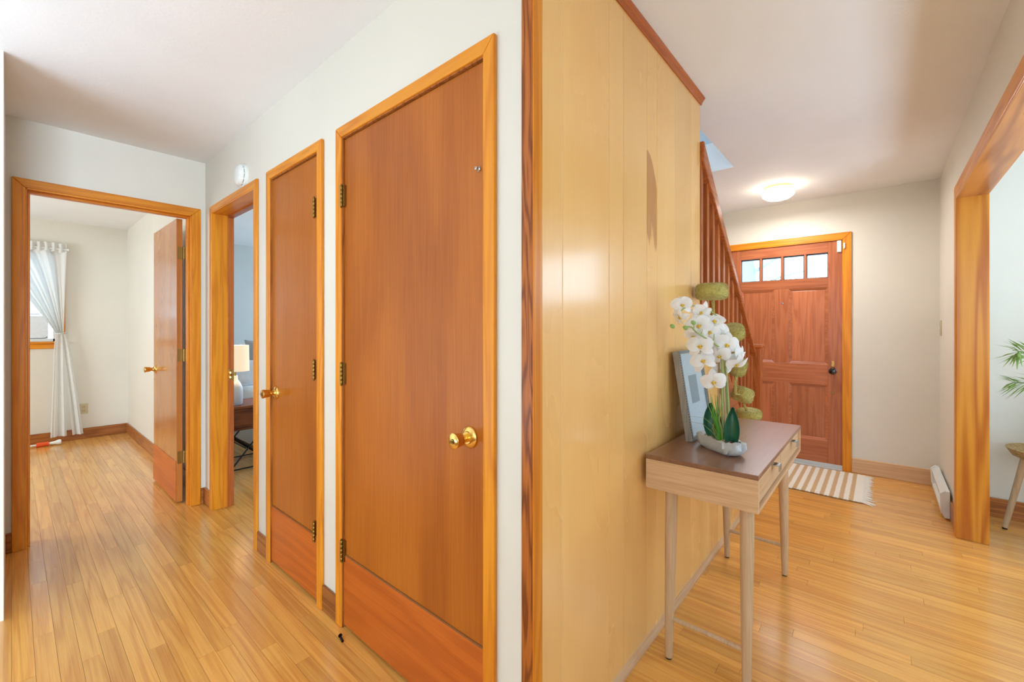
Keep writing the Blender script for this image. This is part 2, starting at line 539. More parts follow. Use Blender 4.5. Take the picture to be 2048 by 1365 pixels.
blocked_window('window_2', 'kitchen window behind the camera', -0.65, 0.35, -3.57, -3.55, 0.7, 2.2)
blocked_window('window_3', 'high front window of the living room', 1.0, 2.9, YLV + 0.06, YLV + 0.08, 1.57, 2.13)
blocked_window('window_4', 'side window of the living room', 4.67, 4.69, 1.1, 3.3, 0.8, 2.2)
blocked_window('window_5', 'side window of the left room', -6.1, -4.7, -2.33, -2.31, 0.9, 2.1)
blocked_window('added_window_7', 'added east kitchen window out of view', 6.06, 6.08, -3.0, -0.3, 0.7, 2.2)
blocked_window('added_window_8', 'added inner living room window out of view', 0.6, 2.5, 0.05, 0.07, 0.9, 2.1)
blocked_window('window_6', 'bedroom window out of view', -5.75, -4.25, 4.32, 4.34, 0.9, 2.1)

# panelled wall: core and separate boards
pw = B(SX1, XB - 0.0012, YA + WT, 2.318, 0, H).build('wall_panelled', M['groove'])
tag(pw, 'honey coloured birch board panelling along the staircase', 'wall', kind='structure')
edges = [0.945, 1.054, 1.339, 1.448, 1.655, 1.757, 1.964, 2.181, 2.322]

M['panel_stain'] = None


def stained_panel():
    """the birch panel with one dark heartwood figure on its face"""
    m = M['panel'].copy(); m.name = 'birch_panel_heartwood'
    t = m.node_tree
    b = t.nodes['Principled BSDF']
    src = b.inputs['Base Color'].links[0].from_socket
    N = NT.__new__(NT); N.m, N.t, N.bsdf = m, t, b
    g = N.n('ShaderNodeNewGeometry')
    sp = N.n('ShaderNodeSeparateXYZ'); N.l(g.outputs['Position'], sp.inputs[0])
    wob = N.noise(N.mapped(g.outputs['Position'], (30, 30, 6)), 1.0, 3)
    y = N.math('SUBTRACT', sp.outputs[1], 1.655); z = sp.outputs[2]
    top = N.math('SUBTRACT', 1.975, N.math('MULTIPLY', N.math('POWER', N.math('MULTIPLY', y, 9.8), 2.0), 0.14))
    m1 = N.ramp(N.math('SUBTRACT', top, z), 0.0, 0.006)
    bot = N.math('ADD', 1.60, N.math('MULTIPLY', N.math('SUBTRACT', wob, 0.5), 0.35))
    m2 = N.ramp(N.math('SUBTRACT', z, bot), 0.0, 0.05)
    mask = N.math('MULTIPLY', N.math('MULTIPLY', m1, m2), 0.8)
    stain = N.mix(wob, rgba((206, 142, 66)), rgba((168, 108, 48)))
    N.l(N.mix(mask, src, stain), b.inputs['Base Color'])
    return m


stm = stained_panel()
for i in range(len(edges) - 1):
    B(XB - 0.008, XB + random.uniform(-0.0003, 0.0003), edges[i] + 0.0012, edges[i + 1] - 0.0012, 0.0, H - 0.002).build(
        'panel_board', stm if i == 4 else M['panel'], pw, bevel=0.0012, seg=1)

# the boards run on below the stair stringer
SL = 0.942
TOPL = lambda y: 1.385 - SL * (y - 2.42)
edges = [2.322, 2.430, 2.632, 2.742, 2.948, 3.152, 3.360, 3.572]
for a, b in zip(edges, edges[1:]):
    a, b = a + 0.0012, b - 0.0012
    MB().prism([(a, 0), (b, 0), (b, TOPL(b) - 0.252), (a, TOPL(a) - 0.252)], 'X', XB - 0.008, XB).build('panel_board', M['panel'], pw, bevel=0.0012, seg=1)

# ------------------------------------------------------------------ trim


def casing(name, plane, face, side, a0, a1, top, w, label, th=0.015, mats='case', depth=None, stop=True, back=None):
    """a mitred casing round an opening; plane 'Y' (wall along x) or 'X' (wall along y); face = wall plane, side = -1/+1 outwards"""
    k = {'X': 'X', 'Y': 'Y'}[plane]
    c0 = (a0 + a1) / 2
    t = thing(name, (c0, face, 0) if plane == 'Y' else (face, c0, 0), label, 'door frame', kind='structure')
    f0, f1 = face, face + side * th
    R = 0.006  # reveal
    i0, i1, it = a0 - R + 0.006, a1 + R - 0.006, top
    along = 'X' if plane == 'Y' else 'Y'
    for poly in ([(i0 - w, 0), (i0, 0), (i0, it), (i0 - w, it + w)], [(i1, 0), (i1 + w, 0), (i1 + w, it + w), (i1, it)]):
        MB().prism(poly, k, f0, f1).build('casing_board', M[mats + 'Z'], t, bevel=0.004)
    MB().prism([(i0, it), (i1, it), (i1 + w, it + w), (i0 - w, it + w)], k, f0, f1).build('head_casing', M[mats + along], t, bevel=0.004)
    if depth:
        d0, d1 = face + side * (th - 0.003), face - side * depth
        jt = 0.018
        def bx(u0, u1, v0, v1, z0, z1):
            return B(u0, u1, v0, v1, z0, z1) if plane == 'Y' else B(v0, v1, u0, u1, z0, z1)
        bx(a0 - 0.001, a0 + jt - 0.012, d0, d1, 0, top).build('jamb', M[mats + 'Z'], t)
        bx(a1 - jt + 0.012, a1 + 0.001, d0, d1, 0, top).build('jamb', M[mats + 'Z'], t)
        bx(a0, a1, d0, d1, top - 0.006, top + 0.001).build('head_jamb', M[mats + along], t)
        if stop:
            s0, s1 = face - side * stop[0], face - side * stop[1]
            bx(a0 + 0.006, a0 + 0.018, s0, s1, 0, top - 0.018).build('door_stop', M[stop[2] + 'Z'], t, bevel=0.002)
            bx(a1 - 0.018, a1 - 0.006, s0, s1, 0, top - 0.018).build('door_stop', M[stop[2] + 'Z'], t, bevel=0.002)
            bx(a0 + 0.006, a1 - 0.006, s0, s1, top - 0.018, top - 0.006).build('door_stop', M[stop[2] + along], t, bevel=0.002)
    return t


CW = 0.046
casing('trim_1', 'Y', YA, -1, *D1, DH, CW, 'honey fir casing around the wide closet door nearest the camera')
casing('trim_2', 'Y', YA, -1, *D2, DH, CW, 'honey fir casing around the narrow closet door')
t3 = casing('trim_3', 'Y', YA, -1, *D3, DH, CW, 'honey fir casing around the open bedroom doorway', depth=WT, stop=(0.082, WT, 'stair'))
casing('trim_4', 'X', XL, 1, *DL, DH, 0.052, 'honey fir casing around the left-hand open doorway', depth=WT, stop=(0.03, 0.075, 'case'))
casing('trim_5', 'Y', YF, -1, *FD, 2.050, 0.058, 'honey fir casing around the panelled front door', depth=0.06, stop=None)
# brass strike plate on the bedroom jamb
mb = B(D3[0] + 0.017, D3[0] + 0.020, YA + 0.084, YA + 0.116, 0.893, 0.967)
mb.lathe([(0.0, 0), (0.012, 0.0), (0.016, 0.008), (0.014, 0.016), (0.004, 0.02)], (D3[0] + 0.018, YA + 0.100, 0.945), (1, 0, 0), 16)
mb.lathe([(0.0, 0), (0.012, 0.0), (0.016, 0.008), (0.014, 0.016), (0.004, 0.02)], (D3[0] + 0.018, YA + 0.100, 0.913), (1, 0, 0), 16)
mb.build('strike_plate', M['brass'], t3, smooth=True)

# cased opening on the right
t = thing('trim_6', (XR, OY1, 0), 'wide honey pine casing of the opening into the living room', 'door frame', kind='structure')
M['pine'] = wood('knotty_pine', (224, 152, 50), (184, 100, 24), 'Z', ring=8, ring_amt=0.8, fiber=0.15, rough=0.3, perp=7, along=0.32, mott=0.1, sharp=1.2)
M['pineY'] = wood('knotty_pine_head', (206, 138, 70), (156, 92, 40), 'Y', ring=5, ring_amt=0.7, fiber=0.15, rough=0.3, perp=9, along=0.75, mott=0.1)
B(XR - 0.014, XR + 0.122, OY1 - 0.018, OY1, 0, OZ).build('jamb', M['pine'], t, bevel=0.003)
B(XR - 0.014, XR + 0.122, OY0, OY0 + 0.018, 0, OZ).build('jamb', M['pine'], t, bevel=0.003)
B(XR - 0.014, XR + 0.122, OY0, OY1, OZ - 0.018, OZ).build('head_jamb', M['pineY'], t, bevel=0.003)
for x0, x1 in ((XR - 0.016, XR), (XR + 0.11, XR + 0.124)):
    MB().prism([(OY1 - 0.012, 0), (OY1 + 0.06, 0), (OY1 + 0.06, OZ + 0.066), (OY1 - 0.012, OZ - 0.012)], 'X', x0, x1).build('casing_board', M['caseZ'], t, bevel=0.006, seg=3)
    MB().prism([(OY0 + 0.012, 0), (OY0 - 0.06, 0), (OY0 - 0.06, OZ + 0.066), (OY0 + 0.012, OZ - 0.012)], 'X', x0, x1).build('casing_board', M['caseZ'], t, bevel=0.006, seg=3)
    MB().prism([(OY0 + 0.012, OZ - 0.012), (OY1 - 0.012, OZ - 0.012), (OY1 + 0.06, OZ + 0.066), (OY0 - 0.06, OZ + 0.066)], 'X', x0, x1).build('head_casing', M['caseY'], t, bevel=0.006, seg=3)

# corner guard where the closet wall meets the panelling
t = thing('trim_7', (XB, YA, 0), 'floor to ceiling wooden corner guard at the end of the panelling', 'corner trim', kind='structure')
M['guard'] = wood('dark_fir_guard', (184, 104, 38), (118, 58, 18), 'Z', ring=8, ring_amt=0.8, fiber=0.25, rough=0.36, perp=22, along=2.0)
B(-0.741, -0.7035, YA - 0.010, YA, 0, H).build('guard_strip', M['guard'], t, bevel=0.002)
B(XB - 0.004, -0.7000, YA - 0.008, 0.944, 0, H).build('guard_strip', M['caseZ'], t, bevel=0.002)
# crown strip and shoe strip of the panelling
t = thing('trim_8', (XB, 1.6, H), 'brown crown strip along the top of the birch panelling', 'crown moulding', kind='structure')
MB().prism([(XB, H), (XB, H - 0.034), (XB + 0.005, H - 0.034), (XB + 0.009, H - 0.022), (XB + 0.018, H - 0.010), (XB + 0.022, H - 0.006), (XB + 0.022, H)], 'Y', 0.944, 2.332).build('crown_strip', M['stairY'], t)
t = thing('baseboard_panelling', (XB, 1.6, 0), 'narrow wooden shoe strip at the foot of the birch panelling', 'baseboard', kind='structure')
MB().prism([(XB, 0), (XB + 0.017, 0), (XB + 0.017, 0.010), (XB + 0.012, 0.020), (XB, 0.026)], 'Y', 0.944, 3.572).build('shoe_strip', M['paleY'], t)

# baseboards


def baseboard(name, pieces, label, mat='base', h=0.112):
    xs_ = [p for p in pieces]
    t = thing(name, ((xs_[0][0] + xs_[0][1]) / 2, (xs_[0][2] + xs_[0][3]) / 2, 0), label, 'baseboard', kind='structure')
    for x0, x1, y0, y1 in pieces:
        ax = 'X' if abs(x1 - x0) > abs(y1 - y0) else 'Y'
        if min(abs(x1 - x0), abs(y1 - y0)) > 0.009 and max(abs(x1 - x0), abs(y1 - y0)) > 0.012:
            B(x0, x1, y0, y1, 0, h).build('board', M[mat + ax], t, bevel=0.004)
    return t


bt = 0.012
baseboard('baseboard_closets', [(-1.889, -1.762, YA - bt, YA), (-2.669, -2.530, YA - bt, YA), (XL, -3.552, YA - bt, YA), (-0.837, -0.741, YA - bt, YA)],
          'short brown baseboards between the closet door casings')
baseboard('baseboard_hall_end', [(XL, XL + bt, -0.022, 0.0), (XL, XL + bt, 0.883, YA - bt)], 'brown baseboard beside the left doorway casing')
baseboard('baseboard_study', [(XW, XW + 0.014, -2.2, YA), (XW, XL - 0.118, YA - 0.010, YA + 0.004)], 'brown baseboard around the empty left room', h=0.118)
baseboard('baseboard_entry', [(FD[1] + 0.058, XR, YF - 0.014, YF), (-1.7, FD[0] - 0.058, YF - 0.014, YF)], 'scuffed brown baseboard beside the front door', mat='pale', h=0.128)
baseboard('baseboard_opening', [(XR - 0.013, XR, OY1 + 0.06, YF - 0.014)], 'brown baseboard behind the wall heater', h=0.128)
baseboard('baseboard_living', [(XR + 0.11, 4.6, YLV - 0.014, YLV)], 'brown baseboard behind the small side table', h=0.125)

# ------------------------------------------------------------------ doors


def knob_set(parent, pos, d, mat, scale=1.0, lock=True):
    """door knob on a rose; d points away from the door face"""
    s = scale
    k = MB().lathe([(0.0, 0), (0.034 * s, 0), (0.034 * s, 0.004 * s), (0.030 * s, 0.009 * s), (0.020 * s, 0.011 * s), (0.018 * s, 0.015 * s)], pos, d, 32).build('rose', mat, parent, smooth=True)
    kb = MB().lathe([(0.0, 0.012 * s), (0.0135 * s, 0.012 * s), (0.0125 * s, 0.026 * s), (0.0160 * s, 0.033 * s), (0.0190 * s, 0.040 * s), (0.0215 * s, 0.058 * s), (0.0235 * s, 0.066 * s),
                     (0.0235 * s, 0.069 * s), (0.019 * s, 0.0715 * s), (0.0, 0.0715 * s)], pos, d, 32).build('knob', mat, parent, smooth=True)
    if lock:
        d = Vector(d); p = Vector(pos) + d * 0.071 * s
        b = MB().lathe([(0, 0), (0.008 * s, 0), (0.007 * s, 0.004 * s), (0, 0.0045 * s)], p, d, 16)
        up = Vector((0, 0, 1)); sd = d.cross(up)
        q = p + d * 0.006 * s
        b.tube([q - sd * 0.005 * s, q + sd * 0.005 * s], 0.0022 * s, 6)
        b.build('turn_button', M['old_brass'], kb, smooth=True)
    return kb


def hinge_front(parent, x, y, z0, z1, leaf):
    """knuckle of a closed door's hinge, leaf strip towards +x or -x"""
    n = 5
    mb = MB()
    L = (z1 - z0) / n
    for i in range(n):
        mb.lathe([(0, 0), (0.0052, 0), (0.006, 0.0008), (0.006, L - 0.0012), (0.0052, L - 0.0004), (0, L - 0.0004)], (x, y, z0 + i * L), (0, 0, 1), 12)
    mb.lathe([(0, 0), (0.004, 0), (0.005, 0.003), (0.002, 0.006), (0, 0.006)], (x, y, z1), (0, 0, 1), 12)
    mb.lathe([(0, 0), (0.004, 0), (0.005, 0.003), (0.002, 0.006), (0, 0.006)], (x, y, z0), (0, 0, -1), 12)
    mb.box(x + leaf * 0.004, x + leaf * 0.017, y + 0.003, YA + 0.006, z0, z1)
    mb.build('hinge', M['old_brass'], parent, smooth=True)


def closet_door(name, a0, a1, hinge_left, label, knob_x, knob_z):
    t = thing(name, ((a0 + a1) / 2, YA + 0.02, 0), label, 'door', kind='structure')
    x0, x1 = a0 + 0.004, a1 - 0.004
    yf, yb = YA + 0.001, YA + 0.036
    B(x0, x1, yf, yb, 0.012, 2.051).build('slab', M['door'], t, bevel=0.002)
    kp = B(x0 + 0.001, x1 - 0.001, yf - 0.005, yf - 0.0005, 0.014, 0.303).build('kick_panel', M['kick'], t, bevel=0.0015)
    B(x0 + 0.001, x1 - 0.001, yf - 0.004, yf, 0.3035, 0.309).build('dark_seam', M['sub'], kp)
    for zc in (1.812, 1.066, 0.324):
        hinge_front(t, (a0 + 0.001) if hinge_left else (a1 - 0.034), YA - 0.012 if hinge_left else YA - 0.010, zc - 0.044, zc + 0.044, 1 if hinge_left else -1)
    knob_set(t, (knob_x, yf, knob_z), (0, -1, 0), M['brass'])
    # dark jamb seen in the gaps
    mb = B(a0, a0 + 0.0035, YA - 0.008, YA + 0.04, 0, 2.054).box(a1 - 0.0035, a1, YA - 0.008, YA + 0.04, 0, 2.054).box(a0, a1, YA - 0.008, YA + 0.04, 2.0535, DH)
    mb.build('gap_jamb', M['baseZ'], t)
    B(a0, a1, YA + 0.045, YA + WT - 0.01, 0.0, DH).build('closet_darkness', M['sub'], t)  # dark sheet added behind the slab for the closet's unlit inside
    return t


d1 = closet_door('door_1', *D1, True, 'wide flush wooden closet door with brass knob, nearest the camera', -0.952, 0.924)
MB().lathe([(0, 0), (0.008, 0), (0.008, 0.003), (0.004, 0.006), (0.003, 0.012), (0.005, 0.014), (0, 0.016)], (-0.913, YA, 1.733), (0, -1, 0), 14).build('screw_hook', M['steel'], d1, smooth=True)
closet_door('door_2', *D2, False, 'narrow flush wooden closet door between the bedroom doorway and wide closet', -2.425, 0.917)

# open door of the left room
t = thing('door_3', (-3.82, 0.79, 0), 'light flush wooden door standing open in the left room', 'door', kind='structure')
yf, yb = 0.768, 0.803
B(-4.570, -3.822, yf, yb, 0.012, 2.045).build('slab', M['door_far'], t, bevel=0.002)
B(-4.569, -3.823, yf - 0.004, yf, 0.014, 0.303).build('kick_panel', M['kick'], t, bevel=0.0015)
for z in (1.80, 1.065, 0.33):
    mb = B(-3.8225, -3.8195, yf + 0.006, yb + 0.002, z - 0.045, z + 0.045)
    mb.tube([(-3.817, yb + 0.007, z - 0.045), (-3.817, yb + 0.007, z + 0.045)], 0.006, 10)
    mb.box(-3.817, -3.813, yb + 0.005, DL[1] - 0.006, z - 0.045, z + 0.045)
    mb.build('hinge', M['old_brass'], t)
knob_set(t, (-4.505, yf, 0.925), (0, -1, 0), M['brass'], 1.0, False)

# front door
t = thing('door_4', ((FD[0] + FD[1]) / 2, YF, 0), 'red-brown panelled front door with four small lights across the top', 'door', kind='structure')
fx0, fx1 = FD[0] + 0.004, FD[1] - 0.004
y0, y1 = YF + 0.004, YF + 0.046
LX = [(-1.069, -0.904), (-0.885, -0.723), (-0.704, -0.541), (-0.522, -0.360)]
B(fx0, -1.069, y0, y1, 0.03, 2.044).build('stile', M['mahogZ'], t, bevel=0.002)
B(-0.360, fx1, y0, y1, 0.03, 2.044).build('stile', M['mahogZ'], t, bevel=0.002)
B(-1.069, -0.360, y0, y1, 1.945, 2.044).build('rail', M['mahogX'], t, bevel=0.002)
B(-1.069, -0.360, y0, y1, 1.632, 1.722).build('rail', M['mahogX'], t, bevel=0.002)
B(-1.069, -0.360, y0, y1, 0.745, 0.930).build('rail', M['mahogX'], t, bevel=0.002)
B(-1.069, -0.360, y0, y1, 0.03, 0.238).build('rail', M['mahogX'], t, bevel=0.002)
for i in range(3):
    B(LX[i][1], LX[i + 1][0], y0, y1, 1.722, 1.945).build('glazing_bar', M['mahogZ'], t, bevel=0.003)
for z0, z1 in ((0.930, 1.632), (0.238, 0.745)):
    B(-0.778, -0.662, y0, y1, z0, z1).build('mullion', M['mahogZ'], t, bevel=0.002)
for x0, x1 in ((-1.069, -0.778), (-0.662, -0.360)):
    for z0, z1 in ((0.930, 1.632), (0.238, 0.745)):
        m_, s_ = 0.024, 0.012
        ring = [(x0, z0), (x1, z0), (x1, z1), (x0, z1)]
        inn = [(x0 + m_, z0 + m_), (x1 - m_, z0 + m_), (x1 - m_, z1 - m_), (x0 + m_, z1 - m_)]
        pan = B(x0 + m_, x1 - m_, y0 + 0.012, y1 - 0.012, z0 + m_, z1 - m_).build('panel', M['mahogZ'], t, bevel=0.003)
        mb = MB()
        vv = [(p[0], y0 + 0.001, p[1]) for p in ring] + [(p[0], y0 + 0.012, p[1]) for p in inn] + [(p[0], y1, p[1]) for p in ring] + [(p[0], y1 - 0.012, p[1]) for p in inn]
        ff = [(i, (i + 1) % 4, 4 + (i + 1) % 4, 4 + i) for i in range(4)] + [(8 + i, 8 + (i + 1) % 4, 12 + (i + 1) % 4, 12 + i) for i in range(4)]
        ff += [(4 + i, 4 + (i + 1) % 4, 12 + (i + 1) % 4, 12 + i) for i in range(4)] + [(i, (i + 1) % 4, 8 + (i + 1) % 4, 8 + i) for i in range(4)]
        mb.add(vv, ff).build('panel_moulding', M['mahogX'], pan)
for x0, x1 in LX:
    p = B(x0, x1, y0 + 0.020, y0 + 0.024, 1.722, 1.945).build('pane', M['glass'], t)
    mb = B(x0, x0 + 0.006, y0 + 0.012, y1 - 0.004, 1.722, 1.945).box(x1 - 0.006, x1, y0 + 0.012, y1 - 0.004, 1.722, 1.945)
    mb.box(x0, x1, y0 + 0.012, y1 - 0.004, 1.933, 1.945).box(x0, x1, y0 + 0.012, y1 - 0.004, 1.722, 1.727)
    mb.build('glazing_bead', plain('dark_putty', (52, 66, 78), 0.5) if x0 == LX[0][0] else bpy.data.materials['dark_putty'], p)
kx = -0.324
MB().lathe([(0, 0), (0.030, 0), (0.030, 0.003), (0.012, 0.008), (0.012, 0.030), (0.022, 0.036), (0.030, 0.048), (0.027, 0.060), (0.012, 0.066), (0, 0.067)], (kx, y0, 0.876), (0, -1, 0), 24).build('knob', M['black_knob'], t, smooth=True)
mb = B(kx - 0.010, kx + 0.010, y0 - 0.004, y0, 0.915, 0.965)
mb.box(kx - 0.003, kx + 0.003, y0 - 0.016, y0 - 0.004, 0.925, 0.955)
mb.build('thumb_turn', M['brass'], t, bevel=0.0015)
MB().lathe([(0, 0), (0.012, 0), (0.010, 0.003), (0, 0.003)], (kx, y0, 0.682), (0, -1, 0), 14).build('lock_plug', M['old_brass'], t, smooth=True)
MB().lathe([(0, 0), (0.009, 0), (0.008, 0.003), (0, 0.004)], (-0.712, y0, 1.499), (0, -1, 0), 14).build('door_viewer', M['steel'], t, smooth=True)
mb = B(fx0, fx1, YF - 0.055, YF + 0.05, 0.0, 0.012).box(fx0, fx1, YF - 0.006, YF + 0.003, 0.012, 0.040)
mb.build('threshold', M['alu'], t, bevel=0.003)
t = thing('door_sensor', (-0.27, YF, 1.97), 'small white two-part alarm sensor at the front door corner', 'sensor')
B(-0.296, -0.262, y0 - 0.018, y0, 1.935, 2.040).build('sensor_body', M['white_plastic'], t, bevel=0.008, seg=4)
B(-0.250, -0.236, YF - 0.030, YF - 0.015, 1.962, 2.012).build('sensor_magnet', M['white_plastic'], t, bevel=0.004, seg=3)

# ------------------------------------------------------------------ staircase
NOSE = lambda y: 0.19 + SL * (3.60 - y)
t = thing('staircase', (-1.25, 3.4, 0), 'red-brown wooden staircase rising behind the birch panelling', 'staircase')
RUN, RISE = 0.19 / SL, 0.19
for i in range(9):
    ya = 3.60 - i * RUN
    xe = -0.745 if ya - RUN > 2.33 else -0.822
    B(SX0 + 0.005, xe, ya - RUN - 0.004, ya + 0.022, RISE * (i + 1) - 0.026, RISE * (i + 1)).build('tread', M['stairX'], t, bevel=0.006)
    B(SX0 + 0.005, xe, ya - 0.018, ya, RISE * i, RISE * (i + 1) - 0.026).build('riser', M['stairX'], t)
MB().prism([(2.325, 0), (3.572, 0), (3.572, TOPL(3.572)), (2.325, TOPL(2.325))], 'X', -0.742, -0.7185).build('stringer_panel', M['stairZ'], t)
MB().prism([(2.325, TOPL(2.325) - 0.25), (3.572, TOPL(3.572) - 0.25), (3.572, TOPL(3.572)), (2.325, TOPL(2.325))], 'X', -0.7175, -0.700).build('stringer_board', M['stairY'], t, bevel=0.003)
t = thing('stair_balustrade', (-0.71, 3.0, 0.3), 'red-brown square balusters under a sloping handrail ending at a newel post', 'balustrade')
RT = lambda y: 2.233 - SL * (y - 2.32)
i = 0
y = 2.322
while y < 3.50:
    MB().prism([(y, TOPL(y) - 0.02), (y + 0.034, TOPL(y + 0.034) - 0.02), (y + 0.034, RT(y + 0.034) - 0.08), (y, RT(y) - 0.08)], 'X', -0.738, -0.704).build('baluster', M['stairZ'], t, bevel=0.002, seg=1)
    y += 0.1045
MB().prism([(2.326, RT(2.326)), (2.326, RT(2.326) - 0.105), (3.555, RT(3.555) - 0.015), (3.572, RT(3.572))], 'X', -0.748, -0.690).build('handrail', M['stairY'], t, bevel=0.005, seg=3)
nw = B(-0.748, -0.668, 3.575, 3.655, 0, 1.115).build('newel_post', M['stairZ'], t, bevel=0.003)
B(-0.760, -0.655, 3.562, 3.668, 1.115, 1.140).build('newel_cap', M['stairX'], nw, bevel=0.006)

# ------------------------------------------------------------------ fittings
LXc, LYc = -0.655, 4.20
t = thing('ceiling_light', (LXc, LYc, H), 'round white frosted ceiling light near the front door', 'ceiling light')
MB().lathe([(0, 0), (0.105, 0), (0.105, 0.018), (0.090, 0.028), (0, 0.028)], (LXc, LYc, H), (0, 0, -1), 32).build('brass_rim', plain('pale_brass_rim', (226, 200, 150), 0.3, 0.7), t, smooth=True)
N = NT('lit_globe')
N.bsdf.inputs['Base Color'].default_value = (1, 0.97, 0.9, 1)
N.bsdf.inputs['Emission Color'].default_value = (1.0, 0.86, 0.66, 1)
N.bsdf.inputs['Emission Strength'].default_value = 9.0
MB().lathe([(0.0, 0.026), (0.090, 0.026), (0.112, 0.042), (0.120, 0.058), (0.112, 0.078), (0.085, 0.098), (0.045, 0.109), (0, 0.111)], (LXc, LYc, H), (0, 0, -1), 32).build('glass_globe', N.m, t, smooth=True)

gl = bpy.data.lights.new('ceiling_light_glow', 'AREA'); gl.shape = 'DISK'; gl.size = 0.18; gl.energy = 11; gl.color = (0.98, 0.95, 0.92)
glo = bpy.data.objects.new('ceiling_light_glow', gl); glo.location = (LXc, LYc, H - 0.114); COL.objects.link(glo); join(glo, t)

t = thing('smoke_detector', (-2.91, YA, 2.172), 'round white smoke detector above the bedroom doorway', 'smoke detector')
c = (-2.905, YA, 2.172)
MB().lathe([(0, 0), (0.070, 0), (0.070, 0.010), (0.062, 0.014), (0.062, 0.018), (0, 0.018)], c, (0, -1, 0), 32).build('base', M['white_plastic'], t, smooth=True)
MB().lathe([(0, 0.017), (0.0605, 0.017), (0.0605, 0.022), (0, 0.022)], c, (0, -1, 0), 32).build('vent_slot', M['dark_slot'], t, smooth=True)
MB().lathe([(0, 0.021), (0.063, 0.021), (0.063, 0.030), (0.050, 0.042), (0.030, 0.046), (0, 0.047)], c, (0, -1, 0), 32).build('cover', M['white_plastic'], t, smooth=True)
mb = MB()
for k in range(12):
    a = 2 * PI * k / 12
    mb.tube([(c[0] + 0.0618 * math.cos(a), YA - 0.016, c[2] + 0.0618 * math.sin(a)), (c[0] + 0.0618 * math.cos(a), YA - 0.0235, c[2] + 0.0618 * math.sin(a))], 0.004, 6)
mb.build('vent_rib', M['white_plastic'], t)['kind'] = 'stuff'

# wall heater
t = thing('baseboard_heater', (0.33, 4.3, 0), 'white electric baseboard heater at the foot of the right wall', 'heater')
MB().prism([(XR - 0.013, 0.03), (XR - 0.013, 0.185), (0.322, 0.185), (0.300, 0.165), (0.300, 0.150), (0.322, 0.150), (0.322, 0.06), (0.305, 0.05), (0.305, 0.03)], 'Y', 4.02, 4.66).build('casing', M['white_metal'], t)
MB().prism([(XR - 0.013, 0.012), (XR - 0.013, 0.19), (0.318, 0.19), (0.296, 0.168), (0.300, 0.06), (0.318, 0.012)], 'Y', 3.985, 4.018).build('end_cap', M['white_metal'], t, bevel=0.003)
MB().prism([(XR - 0.013, 0.012), (XR - 0.013, 0.19), (0.318, 0.19), (0.296, 0.168), (0.300, 0.06), (0.318, 0.012)], 'Y', 4.662, 4.695).build('end_cap', M['white_metal'], t, bevel=0.003)
t = thing('light_switch', (XR, 4.70, 1.26), 'small cream light switch on the right wall by the corner', 'light switch')
B(XR - 0.006, XR, 4.66, 4.735, 1.20, 1.32).build('plate', M['beige_plastic'], t, bevel=0.003)
B(XR - 0.014, XR - 0.006, 4.692, 4.702, 1.25, 1.275).build('toggle', M['white_plastic'], t, bevel=0.002)

# woven mat by the front door
N = NT('woven_mat')
g = N.n('ShaderNodeNewGeometry'); sp = N.n('ShaderNodeSeparateXYZ'); N.l(g.outputs['Position'], sp.inputs[0])
wob = N.noise(N.mapped(g.outputs['Position'], (8, 20, 1)), 1.0, 3)
xw = N.math('ADD', sp.outputs[0], N.math('MULTIPLY', wob, 0.008))
st = N.math('SINE', N.math('MULTIPLY', xw, 2 * PI / 0.058))
inb = N.math('LESS_THAN', sp.outputs[0], -0.150)
fac = N.math('MULTIPLY', N.ramp(st, -0.15, 0.35), inb)
wv = N.noise(N.mapped(g.outputs['Position'], (260, 90, 1)), 1.0, 2)
cream = N.mix(wv, rgba((226, 218, 204)), rgba((250, 246, 236)))
tan = N.mix(wv, rgba((186, 150, 108)), rgba((222, 192, 150)))
N.l(N.mix(fac, cream, tan), N.bsdf.inputs['Base Color'])
N.bsdf.inputs['Roughness'].default_value = 0.9
N.bump(wv, 0.6, 0.004)
t = thing('door_mat', (-0.55, 4.34, 0), 'flat woven mat with cream and tan stripes by the front door', 'mat')


def matfn(u, v):
    x = -1.02 + u * 0.92
    y = 3.965 + v * 0.745
    y += 0.010 * math.sin(x * 9) * (1 - v) + 0.03 * (u - 0.5) * (1 - v)
    return (x, y, 0.008 + 0.0012 * math.sin(x * 2 * PI / 0.029))


MB().grid(matfn, 120, 8).build('weave', N.m, t, smooth=True, solid=0.006)
mb = MB()
for k in range(64):
    v = (k + 0.5) / 64
    p = Vector(matfn(1.0, v))
    l = random.uniform(0.035, 0.062) + (0.02 if v < 0.12 else 0)
    dy = random.uniform(-0.012, 0.012) - (0.03 if v < 0.1 else 0)
    mb.tube([p, p + Vector((l * 0.5, dy * 0.4, -0.002)), p + Vector((l, dy, -0.005))], [0.0036, 0.0032, 0.002], 5)
mb.build('fringe', plain('mat_fringe', (244, 238, 226), 0.9), t)['kind'] = 'stuff'

# ------------------------------------------------------------------ console table
t = thing('console_table', (-0.5, 2.09, 0), 'slim wooden console table with two drawers and tapered legs by the panelling', 'console table')
cx0, cx1, cy0, cy1, cz0, cz1 = -0.690, -0.304, 1.600, 2.580, 0.642, 0.770
B(cx0, cx1, cy0, cy1, cz1 - 0.016, cz1).build('table_top', M['tabletop'], t, bevel=0.002)
B(cx0, cx1 - 0.001, cy0, cy0 + 0.016, cz0, cz1 - 0.0165).build('end_panel', M['paleX'], t, bevel=0.0015)
B(cx0, cx1 - 0.001, cy1 - 0.016, cy1, cz0, cz1 - 0.0165).build('end_panel', M['paleX'], t, bevel=0.0015)
B(cx0, cx0 + 0.012, cy0 + 0.016, cy1 - 0.016, cz0, cz1 - 0.0165).build('back_panel', M['paleY'], t)
B(cx0 + 0.012, cx1 - 0.001, cy0 + 0.016, cy1 - 0.016, cz0, cz0 + 0.014).build('bottom_panel', M['paleY'], t)
